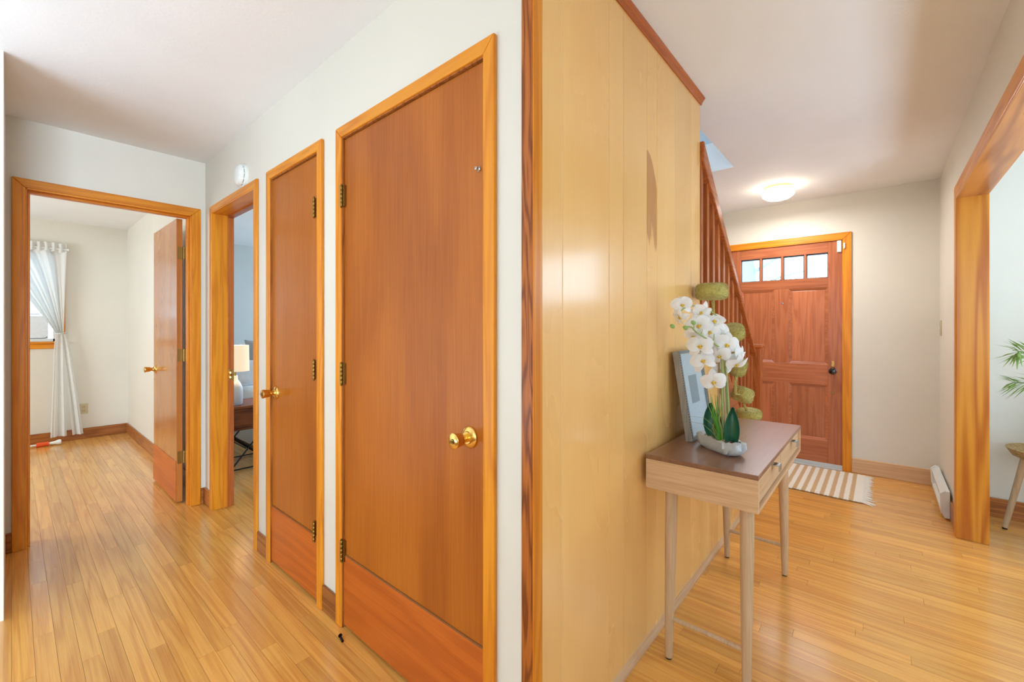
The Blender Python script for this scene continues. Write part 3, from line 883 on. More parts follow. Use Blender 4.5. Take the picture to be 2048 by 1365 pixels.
for ya, yb, hy in ((cy0 + 0.018, 2.072, 1.900), (2.075, cy1 - 0.018, 2.345)):
    dr = B(cx1 - 0.028, cx1 - 0.010, ya, yb, cz0 + 0.017, cz1 - 0.021).build('drawer_front', M['paleY'], t, bevel=0.0015)
    hx = cx1 - 0.010
    mb = B(hx, hx + 0.026, hy - 0.022, hy + 0.022, 0.736, 0.7395).box(hx + 0.023, hx + 0.0265, hy - 0.022, hy + 0.022, 0.716, 0.7395)
    mb.build('handle', M['steel'], dr, bevel=0.001)
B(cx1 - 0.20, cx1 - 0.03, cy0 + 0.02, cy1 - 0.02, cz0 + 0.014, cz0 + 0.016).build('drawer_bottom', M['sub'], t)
legs = {}
for (xt, yt, xb_, yb_) in ((-0.610, 1.655, -0.613, 1.632), (-0.350, 1.655, -0.347, 1.632), (-0.372, 2.525, -0.370, 2.562), (-0.640, 2.525, -0.640, 2.562)):
    p0, p1 = Vector((xt, yt, cz0)), Vector((xb_, yb_, 0.006))
    lg = MB().tube([p0, p0.lerp(p1, 0.3), p0.lerp(p1, 0.7), p1], [0.0225, 0.0215, 0.0175, 0.0135], 20).build('leg', M['tan_leg'], t, smooth=True)
    MB().tube([p1, p1 - Vector((0, 0, 0.006))], 0.011, 14).build('foot_pad', M['black'], lg)
    legs[(xt, yt)] = p0.lerp(p1, 0.77)
L = list(legs.values())
MB().tube([L[0], L[1]], 0.0085, 12).build('stretcher', M['tan_leg'], t, smooth=True)
MB().tube([L[2], L[3]], 0.0085, 12).build('stretcher', M['tan_leg'], t, smooth=True)

# leaning picture frame
PFy0, PFy1 = 1.892, 2.195
t = thing('picture_frame', (-0.64, 2.04, 0.77), 'grey rope-edged picture frame with white mat leaning on the panelling', 'picture frame')
b0, b1 = Vector((-0.622, 0, 0.7702)), Vector((-0.682, 0, 1.156))
upv = (b1 - b0); HT = upv.length; upv.normalize()
nrm = Vector((upv.z, 0, -upv.x))          # out of the picture, towards +x


def pf(a, h_, d):
    p = b0 + upv * h_ + nrm * d
    return (p.x, PFy0 + a, p.z)


def pbox(mb, a0, a1, h0, h1, d0, d1):
    vv = [pf(a, h_, d) for d in (d0, d1) for h_ in (h0, h1) for a in (a0, a1)]
    return mb.add(vv, [(0, 1, 3, 2), (4, 6, 7, 5), (0, 4, 5, 1), (2, 3, 7, 6), (0, 2, 6, 4), (1, 5, 7, 3)])


W_ = PFy1 - PFy0
gw = wood('grey_driftwood', (190, 184, 172), (140, 130, 116), 'Z', ring=6, ring_amt=0.3, fiber=0.5, rough=0.5, perp=20, along=2, coat=0)
ropem = NT('rope_edge')
g = ropem.n('ShaderNodeNewGeometry'); sp = ropem.n('ShaderNodeSeparateXYZ'); ropem.l(g.outputs['Position'], sp.inputs[0])
s = ropem.math('SINE', ropem.math('MULTIPLY', ropem.math('ADD', sp.outputs[2], sp.outputs[1]), 2 * PI / 0.011))
ropem.l(ropem.mix(ropem.ramp(s, -0.2, 0.2), rgba((48, 54, 60)), rgba((150, 156, 156))), ropem.bsdf.inputs['Base Color'])
fw = 0.014
for a0, a1, h0, h1 in ((0, fw, 0, HT), (W_ - fw, W_, 0, HT), (fw, W_ - fw, 0, fw), (fw, W_ - fw, HT - fw, HT)):
    fb = pbox(MB(), a0, a1, h0, h1, -0.014, 0.014).build('frame_bar', gw, t, bevel=0.001)
    pbox(MB(), a0 + 0.001, a1 - 0.001, h0 + 0.001, h1 - 0.001, 0.0142, 0.0165).build('rope_edge', ropem.m, fb)
pbox(MB(), fw, W_ - fw, fw, HT - fw, 0.002, 0.005).build('mat_board', plain('white_mat_board', (236, 233, 226), 0.6), t)
pbox(MB(), 0.098, 0.200, 0.150, 0.275, 0.0052, 0.0062).build('grey_print', plain('grey_print', (158, 168, 168), 0.5, bump=(40, 0.1)), t)
pbox(MB(), fw, W_ - fw, fw, HT - fw, 0.009, 0.0105).build('frame_glass', M['glass'], t)

# ------------------------------------------------------------------ orchid
t = thing('orchid_arrangement', (-0.49, 1.85, 0.77), 'white artificial orchid with green leaves in a grey stone trough', 'orchid')
stone = plain('grey_stone', (200, 202, 200), 0.85, bump=(70, 1.0))
pc = Vector((-0.487, 1.842, 0.7702))
ax = Vector((0.185, -0.150, 0)).normalized(); bx_ = Vector((ax.y * -1, ax.x, 0))


def trough(u, v):
    a = 2 * PI * u
    rr = [0.70, 0.92, 1.0, 0.97, 0.80, 0.74][int(round(v * 5))]
    zz = [0.0, 0.012, 0.030, 0.050, 0.052, 0.040][int(round(v * 5))]
    ca, sa = math.cos(a), math.sin(a)
    q = 0.62
    ex, ey = math.copysign(abs(ca) ** q, ca), math.copysign(abs(sa) ** q, sa)
    w = 1 + 0.05 * math.sin(7 * a + 1 + 5 * v) + 0.04 * math.sin(13 * a + 7 * v) + 0.03 * math.sin(23 * a + 3 * v)
    p = pc + ax * ex * 0.118 * rr * w + bx_ * ey * 0.048 * rr * w
    return (p.x, p.y, pc.z + zz + (0.003 * math.sin(11 * a + 9 * v) if 0.1 < v < 0.9 else 0))


mb = MB().grid(trough, 40, 5, True)
mb.f.append(tuple(range(40))[::-1]); mb.f.append(tuple(5 * 40 + k for k in range(40)))
mb.build('stone_trough', stone, t, smooth=True)
ico = bmesh.new(); bmesh.ops.create_icosphere(ico, subdivisions=1, radius=1)
IV = [v.co.copy() for v in ico.verts]; IF = [tuple(v.index for v in f.verts) for f in ico.faces]; ico.free()
mb = MB()
for k in range(170):
    a, rr = random.uniform(0, 2 * PI), math.sqrt(random.random())
    p = pc + ax * math.cos(a) * rr * 0.088 + bx_ * math.sin(a) * rr * 0.034 + Vector((0, 0, 0.043 + 0.012 * (1 - rr)))
    s = random.uniform(0.0028, 0.0052)
    sc = Vector((s * random.uniform(0.8, 1.3), s * random.uniform(0.8, 1.3), s * 0.8))
    mb.add([p + Vector((v.x * sc.x, v.y * sc.y, v.z * sc.z)) for v in IV], IF)
N = NT('tan_pebbles'); _, r = N.rand_pos()
N.l(N.mix(r, rgba((214, 190, 150)), rgba((120, 96, 70))), N.bsdf.inputs['Base Color'])
mb.build('pebbles', N.m, t, smooth=True)['kind'] = 'stuff'

TD = 1.69      # distance of the orchid from the lens
at = lambda px, py, dt=0: at_depth(px, py, TD + dt)
toward = (Vector((0, 0, CAM_H)) - at(1430, 720)).normalized()
side_v = Vector((0, 0, 1)).cross(toward).normalized()


def leaf(base, tip, width, mat, curl=0.02, n=10):
    base, tip = Vector(base), Vector(tip)
    d = tip - base

    def fn(u, v):
        w = width * math.sin(PI * min(0.97, v * 0.9 + 0.10)) ** 0.7 * (1 - 0.15 * v)
        p = base + d * v + side_v * (u - 0.5) * w
        p += toward * (curl * (4 * (u - 0.5) ** 2) + 0.015 * math.sin(PI * v))
        return tuple(p)
    return MB().grid(fn, 6, n).build('leaf', mat, t, smooth=True, solid=0.0015)


N = NT('orchid_leaf')
g = N.n('ShaderNodeNewGeometry'); nz = N.noise(N.mapped(g.outputs['Position'], (60, 60, 8)), 1.0, 3)
N.l(N.mix(nz, rgba((18, 70, 52)), rgba((58, 118, 84))), N.bsdf.inputs['Base Color']); N.bsdf.inputs['Roughness'].default_value = 0.32
leafm = N.m
leaf(at(1423, 872, 0.02), at(1421, 806, 0.05), 0.058, leafm)
leaf(at(1462, 893, -0.02), at(1465, 815, -0.03), 0.056, leafm)
leaf(at(1452, 885, 0.02), at(1450, 838, 0.05), 0.036, leafm)
leaf(at(1433, 876, 0.03), at(1437, 820, 0.06), 0.030, leafm)
grass = plain('bright_grass', (84, 156, 46), 0.45); grass2 = plain('tan_grass', (150, 160, 90), 0.5); olive = plain('olive_grass', (120, 140, 70), 0.5)


def blade(pts, w, mat):
    pts = [Vector(p) for p in pts]
    mb = MB()
    vv, ff = [], []
    for i, p in enumerate(pts):
        k = w * (1 - 0.85 * (i / (len(pts) - 1)) ** 2)
        vv += [p - side_v * k, p + toward * k * 0.5, p + side_v * k]
    for i in range(len(pts) - 1):
        for q in (0, 1):
            a = i * 3 + q
            ff.append((a, a + 1, a + 4, a + 3))
    mb.add(vv, ff).build('grass_blade', mat, t, smooth=True, solid=0.0008)


for (bx0, by0, tx, ty, mt) in ((1440, 893, 1424, 795, grass), (1441, 893, 1430, 790, grass), (1444, 893, 1434, 792, grass), (1447, 892, 1437, 800, grass), (1438, 890, 1420, 806, grass),
                               (1443, 892, 1421, 786, grass2), (1446, 893, 1441, 790, grass2), (1449, 893, 1452, 815, grass), (1437, 889, 1416, 798, olive)):
    b_, e_ = at(bx0, by0, -0.01), at(tx, ty, random.uniform(-0.03, 0.03))
    blade([b_.lerp(e_, k / 6) + side_v * 0.010 * math.sin(PI * k / 6) * random.uniform(-1, 1) for k in range(7)], 0.0035, mt)
for pts in (((1440, 886), (1425, 865), (1405, 848), (1380, 844), (1360, 845)), ((1440, 880), (1425, 850), (1408, 836), (1382, 833), (1360, 833.5))):
    blade([at(x, y, -0.01) for x, y in pts], 0.0018, olive)
stemg = plain('orchid_stem', (158, 176, 104), 0.45); stake = wood('bamboo_stake', (208, 182, 140), (176, 146, 104), 'Z', ring=4, ring_amt=0.2, fiber=0.5, rough=0.5, perp=30, along=3, coat=0)


def stem(pts, r, mat, name='stem'):
    P = [at(*p) for p in pts]
    # Catmull-Rom
    out = []
    for i in range(len(P) - 1):
        p0, p1, p2, p3 = P[max(i - 1, 0)], P[i], P[i + 1], P[min(i + 2, len(P) - 1)]
        for k in range(6):
            u = k / 6
            out.append(0.5 * ((2 * p1) + (-p0 + p2) * u + (2 * p0 - 5 * p1 + 4 * p2 - p3) * u * u + (-p0 + 3 * p1 - 3 * p2 + p3) * u ** 3))
    out.append(P[-1])
    rs = [r * (1 - 0.35 * i / (len(out) - 1)) for i in range(len(out))]
    return MB().tube(out, rs, 8).build(name, mat, t, smooth=True)


stem([(1441, 892, 0), (1437, 830, 0.01), (1438, 760, 0.02), (1437, 700, 0.03)], 0.0060, stake, 'stake')
stem([(1452, 893, -0.01), (1450, 820, 0), (1447, 750, 0), (1445, 690, 0)], 0.0048, stake, 'stake')
stem([(1447, 893, 0), (1445, 830, 0), (1444, 760, 0), (1443, 705, 0), (1432, 690, -0.02), (1410, 676, -0.03), (1392, 664, -0.04), (1383, 655, -0.04), (1372, 654, -0.04)], 0.0042, stemg)
stem([(1455, 893, 0), (1457, 820, 0), (1453, 750, 0), (1448, 700, 0.01), (1452, 676, 0.02), (1440, 640, 0.02), (1412, 618, 0.02), (1380, 612, 0.0), (1362, 622, -0.01)], 0.0042, stemg)
stem([(1450, 893, 0.01), (1452, 800, 0.01), (1449, 730, 0.01), (1458, 690, 0.01), (1470, 700, 0), (1478, 722, -0.02)], 0.0040, stemg)
stem([(1425, 686, -0.025), (1428, 676, -0.03), (1428, 668, -0.03)], 0.0024, stemg, 'twig')
stem([(1388, 659, -0.04), (1388, 652, -0.04), (1387, 648, -0.04)], 0.0020, stemg, 'twig')
stem([(1400, 671, -0.03), (1404, 664, -0.03), (1404, 658, -0.03)], 0.0020, stemg, 'twig')
budm = plain('green_bud', (150, 190, 110), 0.4)
for px, py, dt in ((1371, 656, -0.04), (1387, 646, -0.04), (1345, 653, 0.0)):
    p = at(px, py, dt)
    MB().lathe([(0, -0.010), (0.006, -0.008), (0.0085, 0), (0.006, 0.008), (0, 0.011)], p, (-side_v * 0.6 + Vector((0, 0, 0.5))), 12).build('bud', budm, t, smooth=True)

# flowers: petals share two meshes
N = NT('orchid_petal')
N.bsdf.inputs['Base Color'].default_value = rgba((250, 250, 248)); N.bsdf.inputs['Roughness'].default_value = 0.55
N.bsdf.inputs['Subsurface Weight'].default_value = 0.0
tc = N.n('ShaderNodeTexCoord')
nz = N.noise(N.mapped(tc.outputs['Object'], (300, 40, 40)), 1.0, 2)
N.l(N.mix(nz, rgba((240, 240, 238)), rgba((254, 254, 252))), N.bsdf.inputs['Base Color']); N.bump(nz, 0.12, 0.001)
tl = N.n('ShaderNodeBsdfTranslucent'); tl.inputs[0].default_value = (0.95, 0.95, 0.93, 1)
mx = N.n('ShaderNodeMixShader'); mx.inputs[0].default_value = 0.25
N.l(N.bsdf.outputs[0], mx.inputs[1]); N.l(tl.outputs[0], mx.inputs[2]); N.l(mx.outputs[0], N.t.nodes['Material Output'].inputs['Surface'])
petm = N.m


def petal_mesh(name, L, W, fat):
    def fn(u, v):
        w = W * (math.sin(PI * min(1, v * fat[0] + fat[1])) ** fat[2])
        x = (u - 0.5) * w
        z = 0.006 * math.sin(PI * v) + 0.010 * v * v * -1 + 0.10 * abs(u - 0.5) * w * (1 - v) + 0.0012 * math.sin(9 * u + 5 * v)
        return (x, v * L, z)
    return MB().grid(fn, 7, 8).mesh(name, petm, True)


wide = petal_mesh('petal', 0.044, 0.052, (0.86, 0.12, 0.55))
slim = petal_mesh('sepal', 0.046, 0.030, (0.90, 0.09, 0.65))
lipm = plain('yellow_lip', (236, 196, 70), 0.5)


def lip_mesh():
    mb = MB()
    mb.lathe([(0, 0), (0.0045, 0.001), (0.0060, 0.006), (0.0040, 0.012), (0, 0.014)], (0, 0.0, 0.002), (0, 0.1, 1), 10)
    mb.lathe([(0, 0), (0.004, 0.001), (0.0062, 0.006), (0.0035, 0.011), (0, 0.012)], (0, -0.006, 0.003), (0, -0.6, 1), 10)
    mb.lathe([(0, 0), (0.003, 0.001), (0.0045, 0.005), (0, 0.010)], (-0.006, -0.002, 0.003), (-0.7, 0, 1), 8)
    mb.lathe([(0, 0), (0.003, 0.001), (0.0045, 0.005), (0, 0.010)], (0.006, -0.002, 0.003), (0.7, 0, 1), 8)
    mb.v = [(x * 0.75, y * 0.75, z * 0.75) for x, y, z in mb.v]
    return mb.mesh('lip', lipm, True)


lipme = lip_mesh()


def flower(px, py, dt, yaw=0.0, pitch=0.0, roll=0.0, s=1.0):
    p = at(px, py, dt)
    z = toward.copy()
    up = (Vector((0, 0, 1)) - z * z.z).normalized()
    x = up.cross(z)
    base = Matrix((x, up, z)).transposed()
    rot = base @ Matrix.Rotation(yaw, 3, 'Y') @ Matrix.Rotation(pitch, 3, 'X') @ Matrix.Rotation(roll, 3, 'Z')
    f = bpy.data.objects.new('flower', lipme); COL.objects.link(f)
    f.matrix_world = Matrix.Translation(p) @ rot.to_4x4() @ Matrix.Scale(s * 1.13, 4)
    loc = f.location.copy()
    f.parent = t; f.matrix_parent_inverse = Matrix.Translation(-t.location)
    for ang, me, tilt in ((0, slim, -0.10), (125, slim, -0.2), (-125, slim, -0.2), (68, wide, 0.06), (-68, wide, 0.06)):
        q = bpy.data.objects.new('petal', me); COL.objects.link(q)
        q.parent = f
        k = random.uniform(-0.12, 0.12)
        q.matrix_basis = Matrix.Rotation(math.radians(ang) + k * 0.5, 4, 'Z') @ Matrix.Rotation(tilt + k, 4, 'X') @ Matrix.Translation((0, 0.001, 0.0 if me is slim else 0.0025))


FL = [(1364, 611, 0.0, 0.25, -0.2, 0.2, 0.85), (1360, 634, 0.01, -1.0, 0.5, 0.5, 0.85), (1402, 624, 0.02, 0.6, 0.7, -0.3, 0.85), (1397, 652, 0.0, 0.1, 0.0, 0.3, 0.98),
      (1428, 645, 0.01, 0.2, -0.7, 0.1, 0.95), (1419, 664, 0.0, 0.5, 0.3, -0.4, 0.9), (1400, 693, -0.02, -0.05, -0.1, 0.1, 1.0), (1453, 690, -0.01, 0.35, 0.2, -0.2, 1.0),
      (1406, 723, -0.02, 0.0, -0.35, 0.4, 0.95), (1427, 764, -0.03, 0.0, 0.3, 0.15, 0.95), (1439, 712, 0.0, -0.2, 0.5, 0.2, 0.9), (1472, 728, -0.01, 0.9, 0.9, 0.3, 0.95),
      (1440, 743, 0.04, 0.0, 0.3, 0.8, 0.85), (1437, 671, 0.03, 0.5, 0.5, 0.9, 1.0), (1465, 705, 0.01, 0.8, 0.1, 0.5, 0.95), (1420, 706, 0.02, -0.3, 0.5, 1.1, 0.9), (1476, 712, 0.0, 1.0, 0.4, -0.5, 0.8), (1388, 672, 0.02, -0.5, 0.4, -0.6, 0.9)]
for a in FL:
    flower(*a)

# ------------------------------------------------------------------ mossy rope garland on the stair rail
t = thing('moss_garland', (-0.64, 2.5, 0.75), 'olive tufted pads on a twisted rope hanging beside the stair balusters', 'garland')
N = NT('olive_tuft'); g = N.n('ShaderNodeNewGeometry')
nz = N.noise(g.outputs['Position'], 90.0, 4, 0.6); nb = N.noise(g.outputs['Position'], 14.0, 3)
c1 = N.mix(nz, rgba((150, 134, 46)), rgba((222, 210, 124)))
N.l(N.mix(N.math('MULTIPLY', N.ramp(nb, 0.55, 0.7), 0.6), c1, rgba((176, 128, 34))), N.bsdf.inputs['Base Color'])
N.bsdf.inputs['Roughness'].default_value = 0.95; N.bsdf.inputs['Sheen Weight'].default_value = 0.3
N.bump(nz, 0.9, 0.006)
tuft = N.m


def pad(c, R, hh, tilt=(0, 0, 0), name='pad'):
    c = Vector(c); rot = Matrix.Rotation(tilt[0], 3, 'X') @ Matrix.Rotation(tilt[1], 3, 'Y')
    rnd = random.Random(int(c.y * 1000))

    def fn(u, v):
        a = 2 * PI * u; b = (v - 0.5) * PI
        cb = abs(math.cos(b)) ** 0.45 * math.copysign(1, math.cos(b)); sb = math.copysign(abs(math.sin(b)) ** 0.6, math.sin(b))
        k = 1 + rnd.uniform(-0.025, 0.025)
        p = rot @ Vector((math.cos(a) * cb * R * k, math.sin(a) * cb * R * k, sb * hh / 2 * k))
        return tuple(c + p)
    mb = MB().grid(fn, 56, 28, True)
    # short pile standing off the surface
    for _ in range(2600):
        a, b = rnd.uniform(0, 2 * PI), math.asin(rnd.uniform(-0.98, 0.98))
        cb = abs(math.cos(b)) ** 0.45; sb = math.copysign(abs(math.sin(b)) ** 0.6, math.sin(b))
        d = Vector((math.cos(a) * cb, math.sin(a) * cb, sb * 0.8)).normalized()
        p = Vector((math.cos(a) * cb * R, math.sin(a) * cb * R, sb * hh / 2)) * 0.985
        o1 = d.orthogonal().normalized() * 0.0011
        l = d * rnd.uniform(0.003, 0.007) + Vector((rnd.uniform(-1, 1), rnd.uniform(-1, 1), rnd.uniform(-1, 0.6))) * 0.002
        mb.add([c + rot @ (p - o1), c + rot @ (p + o1), c + rot @ (p + l)], [(0, 1, 2)])
    me = mb.build(name, tuft, t, smooth=False)
    return me


G1, G2, G3, G4 = Vector((-0.626, 2.228, 1.437)), Vector((-0.628, 2.62, 1.235)), Vector((-0.620, 2.82, 0.865)), Vector((-0.610, 2.93, 0.735))
pad(G1, 0.074, 0.082)
pad(G2, 0.062, 0.080, (0.5, 0, 0))
pad(G2 + Vector((0.006, 0.10, -0.20)), 0.045, 0.10, (0.5, 0.3, 0))
pad(G3, 0.058, 0.085, (-0.35, 0.2, 0))
pad(G4, 0.068, 0.060, (0.1, 0, 0))


def rope(P):
    out = []
    for i in range(len(P) - 1):
        for k in range(16): out.append(P[i].lerp(P[i + 1], k / 16))
    out.append(P[-1])
    mb = MB()
    for ph in (0, 2 * PI / 3, 4 * PI / 3):
        pts = []
        for i, p in enumerate(out):
            a = ph + i * 0.55
            pts.append(p + Vector((math.cos(a), math.sin(a), 0)) * 0.0042)
        mb.tube(pts, 0.0042, 6)
    return mb.build('rope', plain('straw_rope', (186, 172, 96), 0.9, bump=(200, 0.5)) if 'straw_rope' not in bpy.data.materials else bpy.data.materials['straw_rope'], t, smooth=True)


rope([G1 + Vector((0.0, 0.02, -0.03)), G1 + Vector((0.0, 0.03, -0.16)), Vector((-0.64, 2.40, 1.24)), G2])
rope([G2, G2 + Vector((0.006, 0.10, -0.20)), Vector((-0.63, 2.69, 0.95)), Vector((-0.63, 2.70, 0.88)), G3])
rope([G3 + Vector((0, 0.03, -0.01)), Vector((-0.622, 2.86, 0.80)), G4])

# ------------------------------------------------------------------ left room
t = thing('window_1', (XW, (WY0 + WY1) / 2, WZ0), 'white sash window with wooden sill behind the curtain in the left room', 'window', kind='structure')
wht = M['white_metal']
mb = B(XW - 0.10, XW - 0.02, WY0, WY0 + 0.035, WZ0, WZ1).box(XW - 0.10, XW - 0.02, WY1 - 0.035, WY1, WZ0, WZ1).box(XW - 0.10, XW - 0.02, WY0, WY1, WZ1 - 0.04, WZ1).box(XW - 0.10, XW - 0.02, WY0, WY1, WZ0, WZ0 + 0.03)
mb.build('window_frame', wht, t)
B(XW - 0.085, XW - 0.045, WY0 + 0.035, WY1 - 0.035, 1.57, 1.61).build('meeting_rail', wht, t)
B(XW - 0.07, XW - 0.066, WY0 + 0.035, WY1 - 0.035, WZ0 + 0.03, WZ1 - 0.04).build('pane', M['dimmed'], t)
sh = B(XW - 0.060, XW - 0.044, WY0 + 0.04, 0.262, WZ0 + 0.022, 1.395).build('shade_panel', plain('white_shade_panel', (236, 240, 244), 0.5), t, bevel=0.006, seg=3)
mb = MB().tube([(XW - 0.042, WY0 + 0.05, 1.150), (XW - 0.042, 0.215, 1.150), (XW - 0.042, 0.245, 1.155), (XW - 0.042, 0.255, 1.168)], 0.003, 6)
mb.tube([(XW - 0.042, WY0 + 0.05, 1.415), (XW - 0.042, 0.20, 1.415)], 0.0025, 6)
mb.build('dark_gasket', M['dark_slot'], sh)
for poly in ([(WY1 - 0.004, WZ0 - 0.0), (WY1 + 0.056, WZ0 - 0.0), (WY1 + 0.056, WZ1 + 0.06), (WY1 - 0.004, WZ1)], [(WY0 + 0.004, WZ0), (WY0 - 0.056, WZ0), (WY0 - 0.056, WZ1 + 0.06), (WY0 + 0.004, WZ1)], [(WY0 + 0.004, WZ1), (WY1 - 0.004, WZ1), (WY1 + 0.056, WZ1 + 0.06), (WY0 - 0.056, WZ1 + 0.06)]):
    MB().prism(poly, 'X', XW, XW + 0.015).build('casing_board', M['caseZ'], t, bevel=0.003)
B(XW - 0.02, XW + 0.035, WY0 - 0.07, WY1 + 0.07, WZ0 - 0.022, WZ0).build('sill', M['caseY'], t, bevel=0.004)
B(XW, XW + 0.014, WY0 - 0.05, WY1 + 0.05, WZ0 - 0.078, WZ0 - 0.022).build('apron', M['caseY'], t, bevel=0.003)

N = NT('sheer_linen')
g = N.n('ShaderNodeNewGeometry')
wv = N.noise(N.mapped(g.outputs['Position'], (60, 260, 260)), 1.0, 2)
N.l(N.mix(wv, rgba((226, 226, 220)), rgba((246, 246, 242))), N.bsdf.inputs['Base Color'])
N.bsdf.inputs['Roughness'].default_value = 0.9
tl = N.n('ShaderNodeBsdfTranslucent'); tl.inputs[0].default_value = (0.93, 0.95, 0.97, 1)
mx = N.n('ShaderNodeMixShader'); mx.inputs[0].default_value = 0.28
N.l(N.bsdf.outputs[0], mx.inputs[1]); N.l(tl.outputs[0], mx.inputs[2]); N.l(mx.outputs[0], N.t.nodes['Material Output'].inputs['Surface'])
linen = N.m
t = thing('curtain', (XW + 0.05, 0.35, 0.07), 'sheer white curtain tied back and split into two tails in the left room', 'curtain')
cX = XW + 0.055


def smooth(v):
    return v * v * (3 - 2 * v)


def upper(u, v):      # v 0 at rod, 1 at tie
    yl = -0.30 + (0.318 + 0.30) * v ** 0.75
    yr = 0.398 - 0.022 * v
    amp = 0.014 * (1 - 0.5 * v) + 0.004
    y = yl + (yr - yl) * u
    x = cX + amp * (math.sin(u * 2 * PI * 4.3 + 2 * v) + 0.6 * math.sin(u * 2 * PI * 9.1 + 1.3 + v)) + 0.02 * v
    z = 2.10 + (1.205 - 2.10) * v
    return (x, y, z)


MB().grid(upper, 90, 24).build('upper_panel', linen, t, smooth=True)
MB().grid(lambda u, v: (cX + (0.012 + 0.012 * math.sin(PI * v)) * math.sin(u * 2 * PI * 13) * 0.6 + 0.006, -0.30 + 0.698 * u, 2.195 - 0.10 * v + 0.004 * math.sin(u * 60)), 130, 6).build('gathered_heading', linen, t, smooth=True)


def tail(y0a, y1a, y0b, y1b, zb, ph):
    def fn(u, v):
        k = v ** 0.8
        ya = y0a + (y0b - y0a) * k; yb = y1a + (y1b - y1a) * k
        bulge = 0.010 * math.sin(PI * min(1, v * 3))
        return (cX + 0.02 + (0.012 + 0.012 * v) * (math.sin(u * 2 * PI * 1.3 + ph) + 0.35 * math.sin(u * 2 * PI * 3.7 + 2 * ph)), ya + (yb - ya) * u + bulge * (u - 0.5), 1.20 + (zb - 1.20) * v)
    return fn


MB().grid(tail(0.315, 0.365, 0.275, 0.398, 0.072, 0.5), 40, 24).build('tail', linen, t, smooth=True)
MB().grid(tail(0.345, 0.392, 0.442, 0.530, 0.070, 2.0), 30, 24).build('tail', linen, t, smooth=True)
mb = MB().tube([(cX + 0.02 + 0.030 * math.cos(a), 0.352 + 0.045 * math.sin(a), 1.205 + 0.010 * math.sin(a)) for a in [2 * PI * k / 20 for k in range(21)]], 0.006, 8)
mb.build('tie_band', linen, t, smooth=True)
mb = MB().tube([(XW + 0.055, -0.75, 2.132), (XW + 0.055, 0.405, 2.132)], 0.008, 10)
mb.lathe([(0, 0), (0.008, 0), (0.013, 0.006), (0.013, 0.016), (0.006, 0.022), (0, 0.023)], (XW + 0.055, 0.402, 2.132), (0, 1, 0), 14)
mb.tube([(XW, 0.38, 2.132), (XW + 0.055, 0.38, 2.132)], 0.005, 8)
mb.build('curtain_rod', M['white_plastic'], t, smooth=True)

t = thing('wall_outlet', (XW, 0.537, 0.34), 'beige wall outlet beside the curtain in the left room', 'outlet')
B(XW, XW + 0.006, 0.500, 0.572, 0.282, 0.398).build('plate', M['beige_plastic'], t, bevel=0.003)
for z in (0.318, 0.362):
    B(XW + 0.006, XW + 0.008, 0.521, 0.551, z - 0.014, z + 0.014).build('socket', plain('pale_socket', (190, 172, 132), 0.5) if z < 0.33 else bpy.data.materials['pale_socket'], t, bevel=0.001)

t = thing('duster', (-6.75, 0.2, 0), 'white hand duster with an orange sleeve lying on the left room floor', 'duster')
p0, p1 = Vector((-6.760, -0.10, 0.018)), Vector((-6.742, 0.35, 0.030))
MB().tube([p0, p0.lerp(p1, 0.62)], 0.010, 12).build('handle', M['white_plastic'], t, smooth=True)
MB().tube([p0.lerp(p1, 0.60), p0.lerp(p1, 0.80)], [0.024, 0.022], 14).build('orange_sleeve', plain('orange_plastic', (236, 86, 30), 0.5), t, smooth=True)
MB().tube([p0.lerp(p1, k) for k in (0.78, 0.82, 0.90, 0.96, 1.0, 1.01)], [0.010, 0.014, 0.018, 0.029, 0.026, 0.010], 16).build('white_head', M['white_plastic'], t, smooth=True)

t = thing('black_pin', (-1.64, 0.86, 0.004), 'tiny black pin lying on the floor below the wide closet door', 'pin')
MB().tube([(-1.660, 0.868, 0.005), (-1.632, 0.862, 0.005)], 0.005, 8).build('shank', M['black'], t, smooth=True)
MB().lathe([(0, 0), (0.008, 0), (0.008, 0.003), (0, 0.003)], (-1.664, 0.869, 0.008), (-1, 0.2, 0), 10).build('head', M['black'], t)

# ------------------------------------------------------------------ bedroom seen through the doorway
t = thing('nightstand', (-4.52, 1.40, 0), 'dark wooden nightstand on crossed black metal legs in the bedroom', 'nightstand')
nx0, nx1, ny0, ny1 = -4.76, -4.28, 1.12, 1.60
mb = B(nx0, nx1, ny0, ny1, 0.545, 0.567).box(nx0, nx1, ny0, ny1, 0.357, 0.375).box(nx0, nx1, ny0, ny0 + 0.018, 0.375, 0.545).box(nx0, nx1, ny1 - 0.018, ny1, 0.375, 0.545).box(nx0, nx0 + 0.015, ny0 + 0.018, ny1 - 0.018, 0.375, 0.545)
mb.build('body', M['nightwood'], t, bevel=0.002)
B(nx1 - 0.02, nx1 - 0.004, ny0 + 0.021, ny1 - 0.021, 0.378, 0.542).build('drawer_front', M['nightwood'], t, bevel=0.002)
ya, yb = 1.205, 1.52
for x in (nx1 - 0.02, nx0 + 0.02):
    MB().tube([(x, ya, 0.357), (x, yb + 0.06, 0.03), (x, yb + 0.07, 0.008)], 0.007, 8).build('leg', M['black'], t)
    MB().tube([(x, yb, 0.357), (x, ya + 0.05, 0.03), (x, ya + 0.045, 0.008)], 0.007, 8).build('leg', M['black'], t)
    MB().tube([(x, ya + 0.045, 0.012), (x, yb + 0.07, 0.012)], 0.006, 8).build('leg_rail', M['black'], t)
MB().tube([(nx1 - 0.02, 1.36, 0.19), (nx0 + 0.02, 1.36, 0.19)], 0.006, 8).build('leg_rail', M['black'], t)

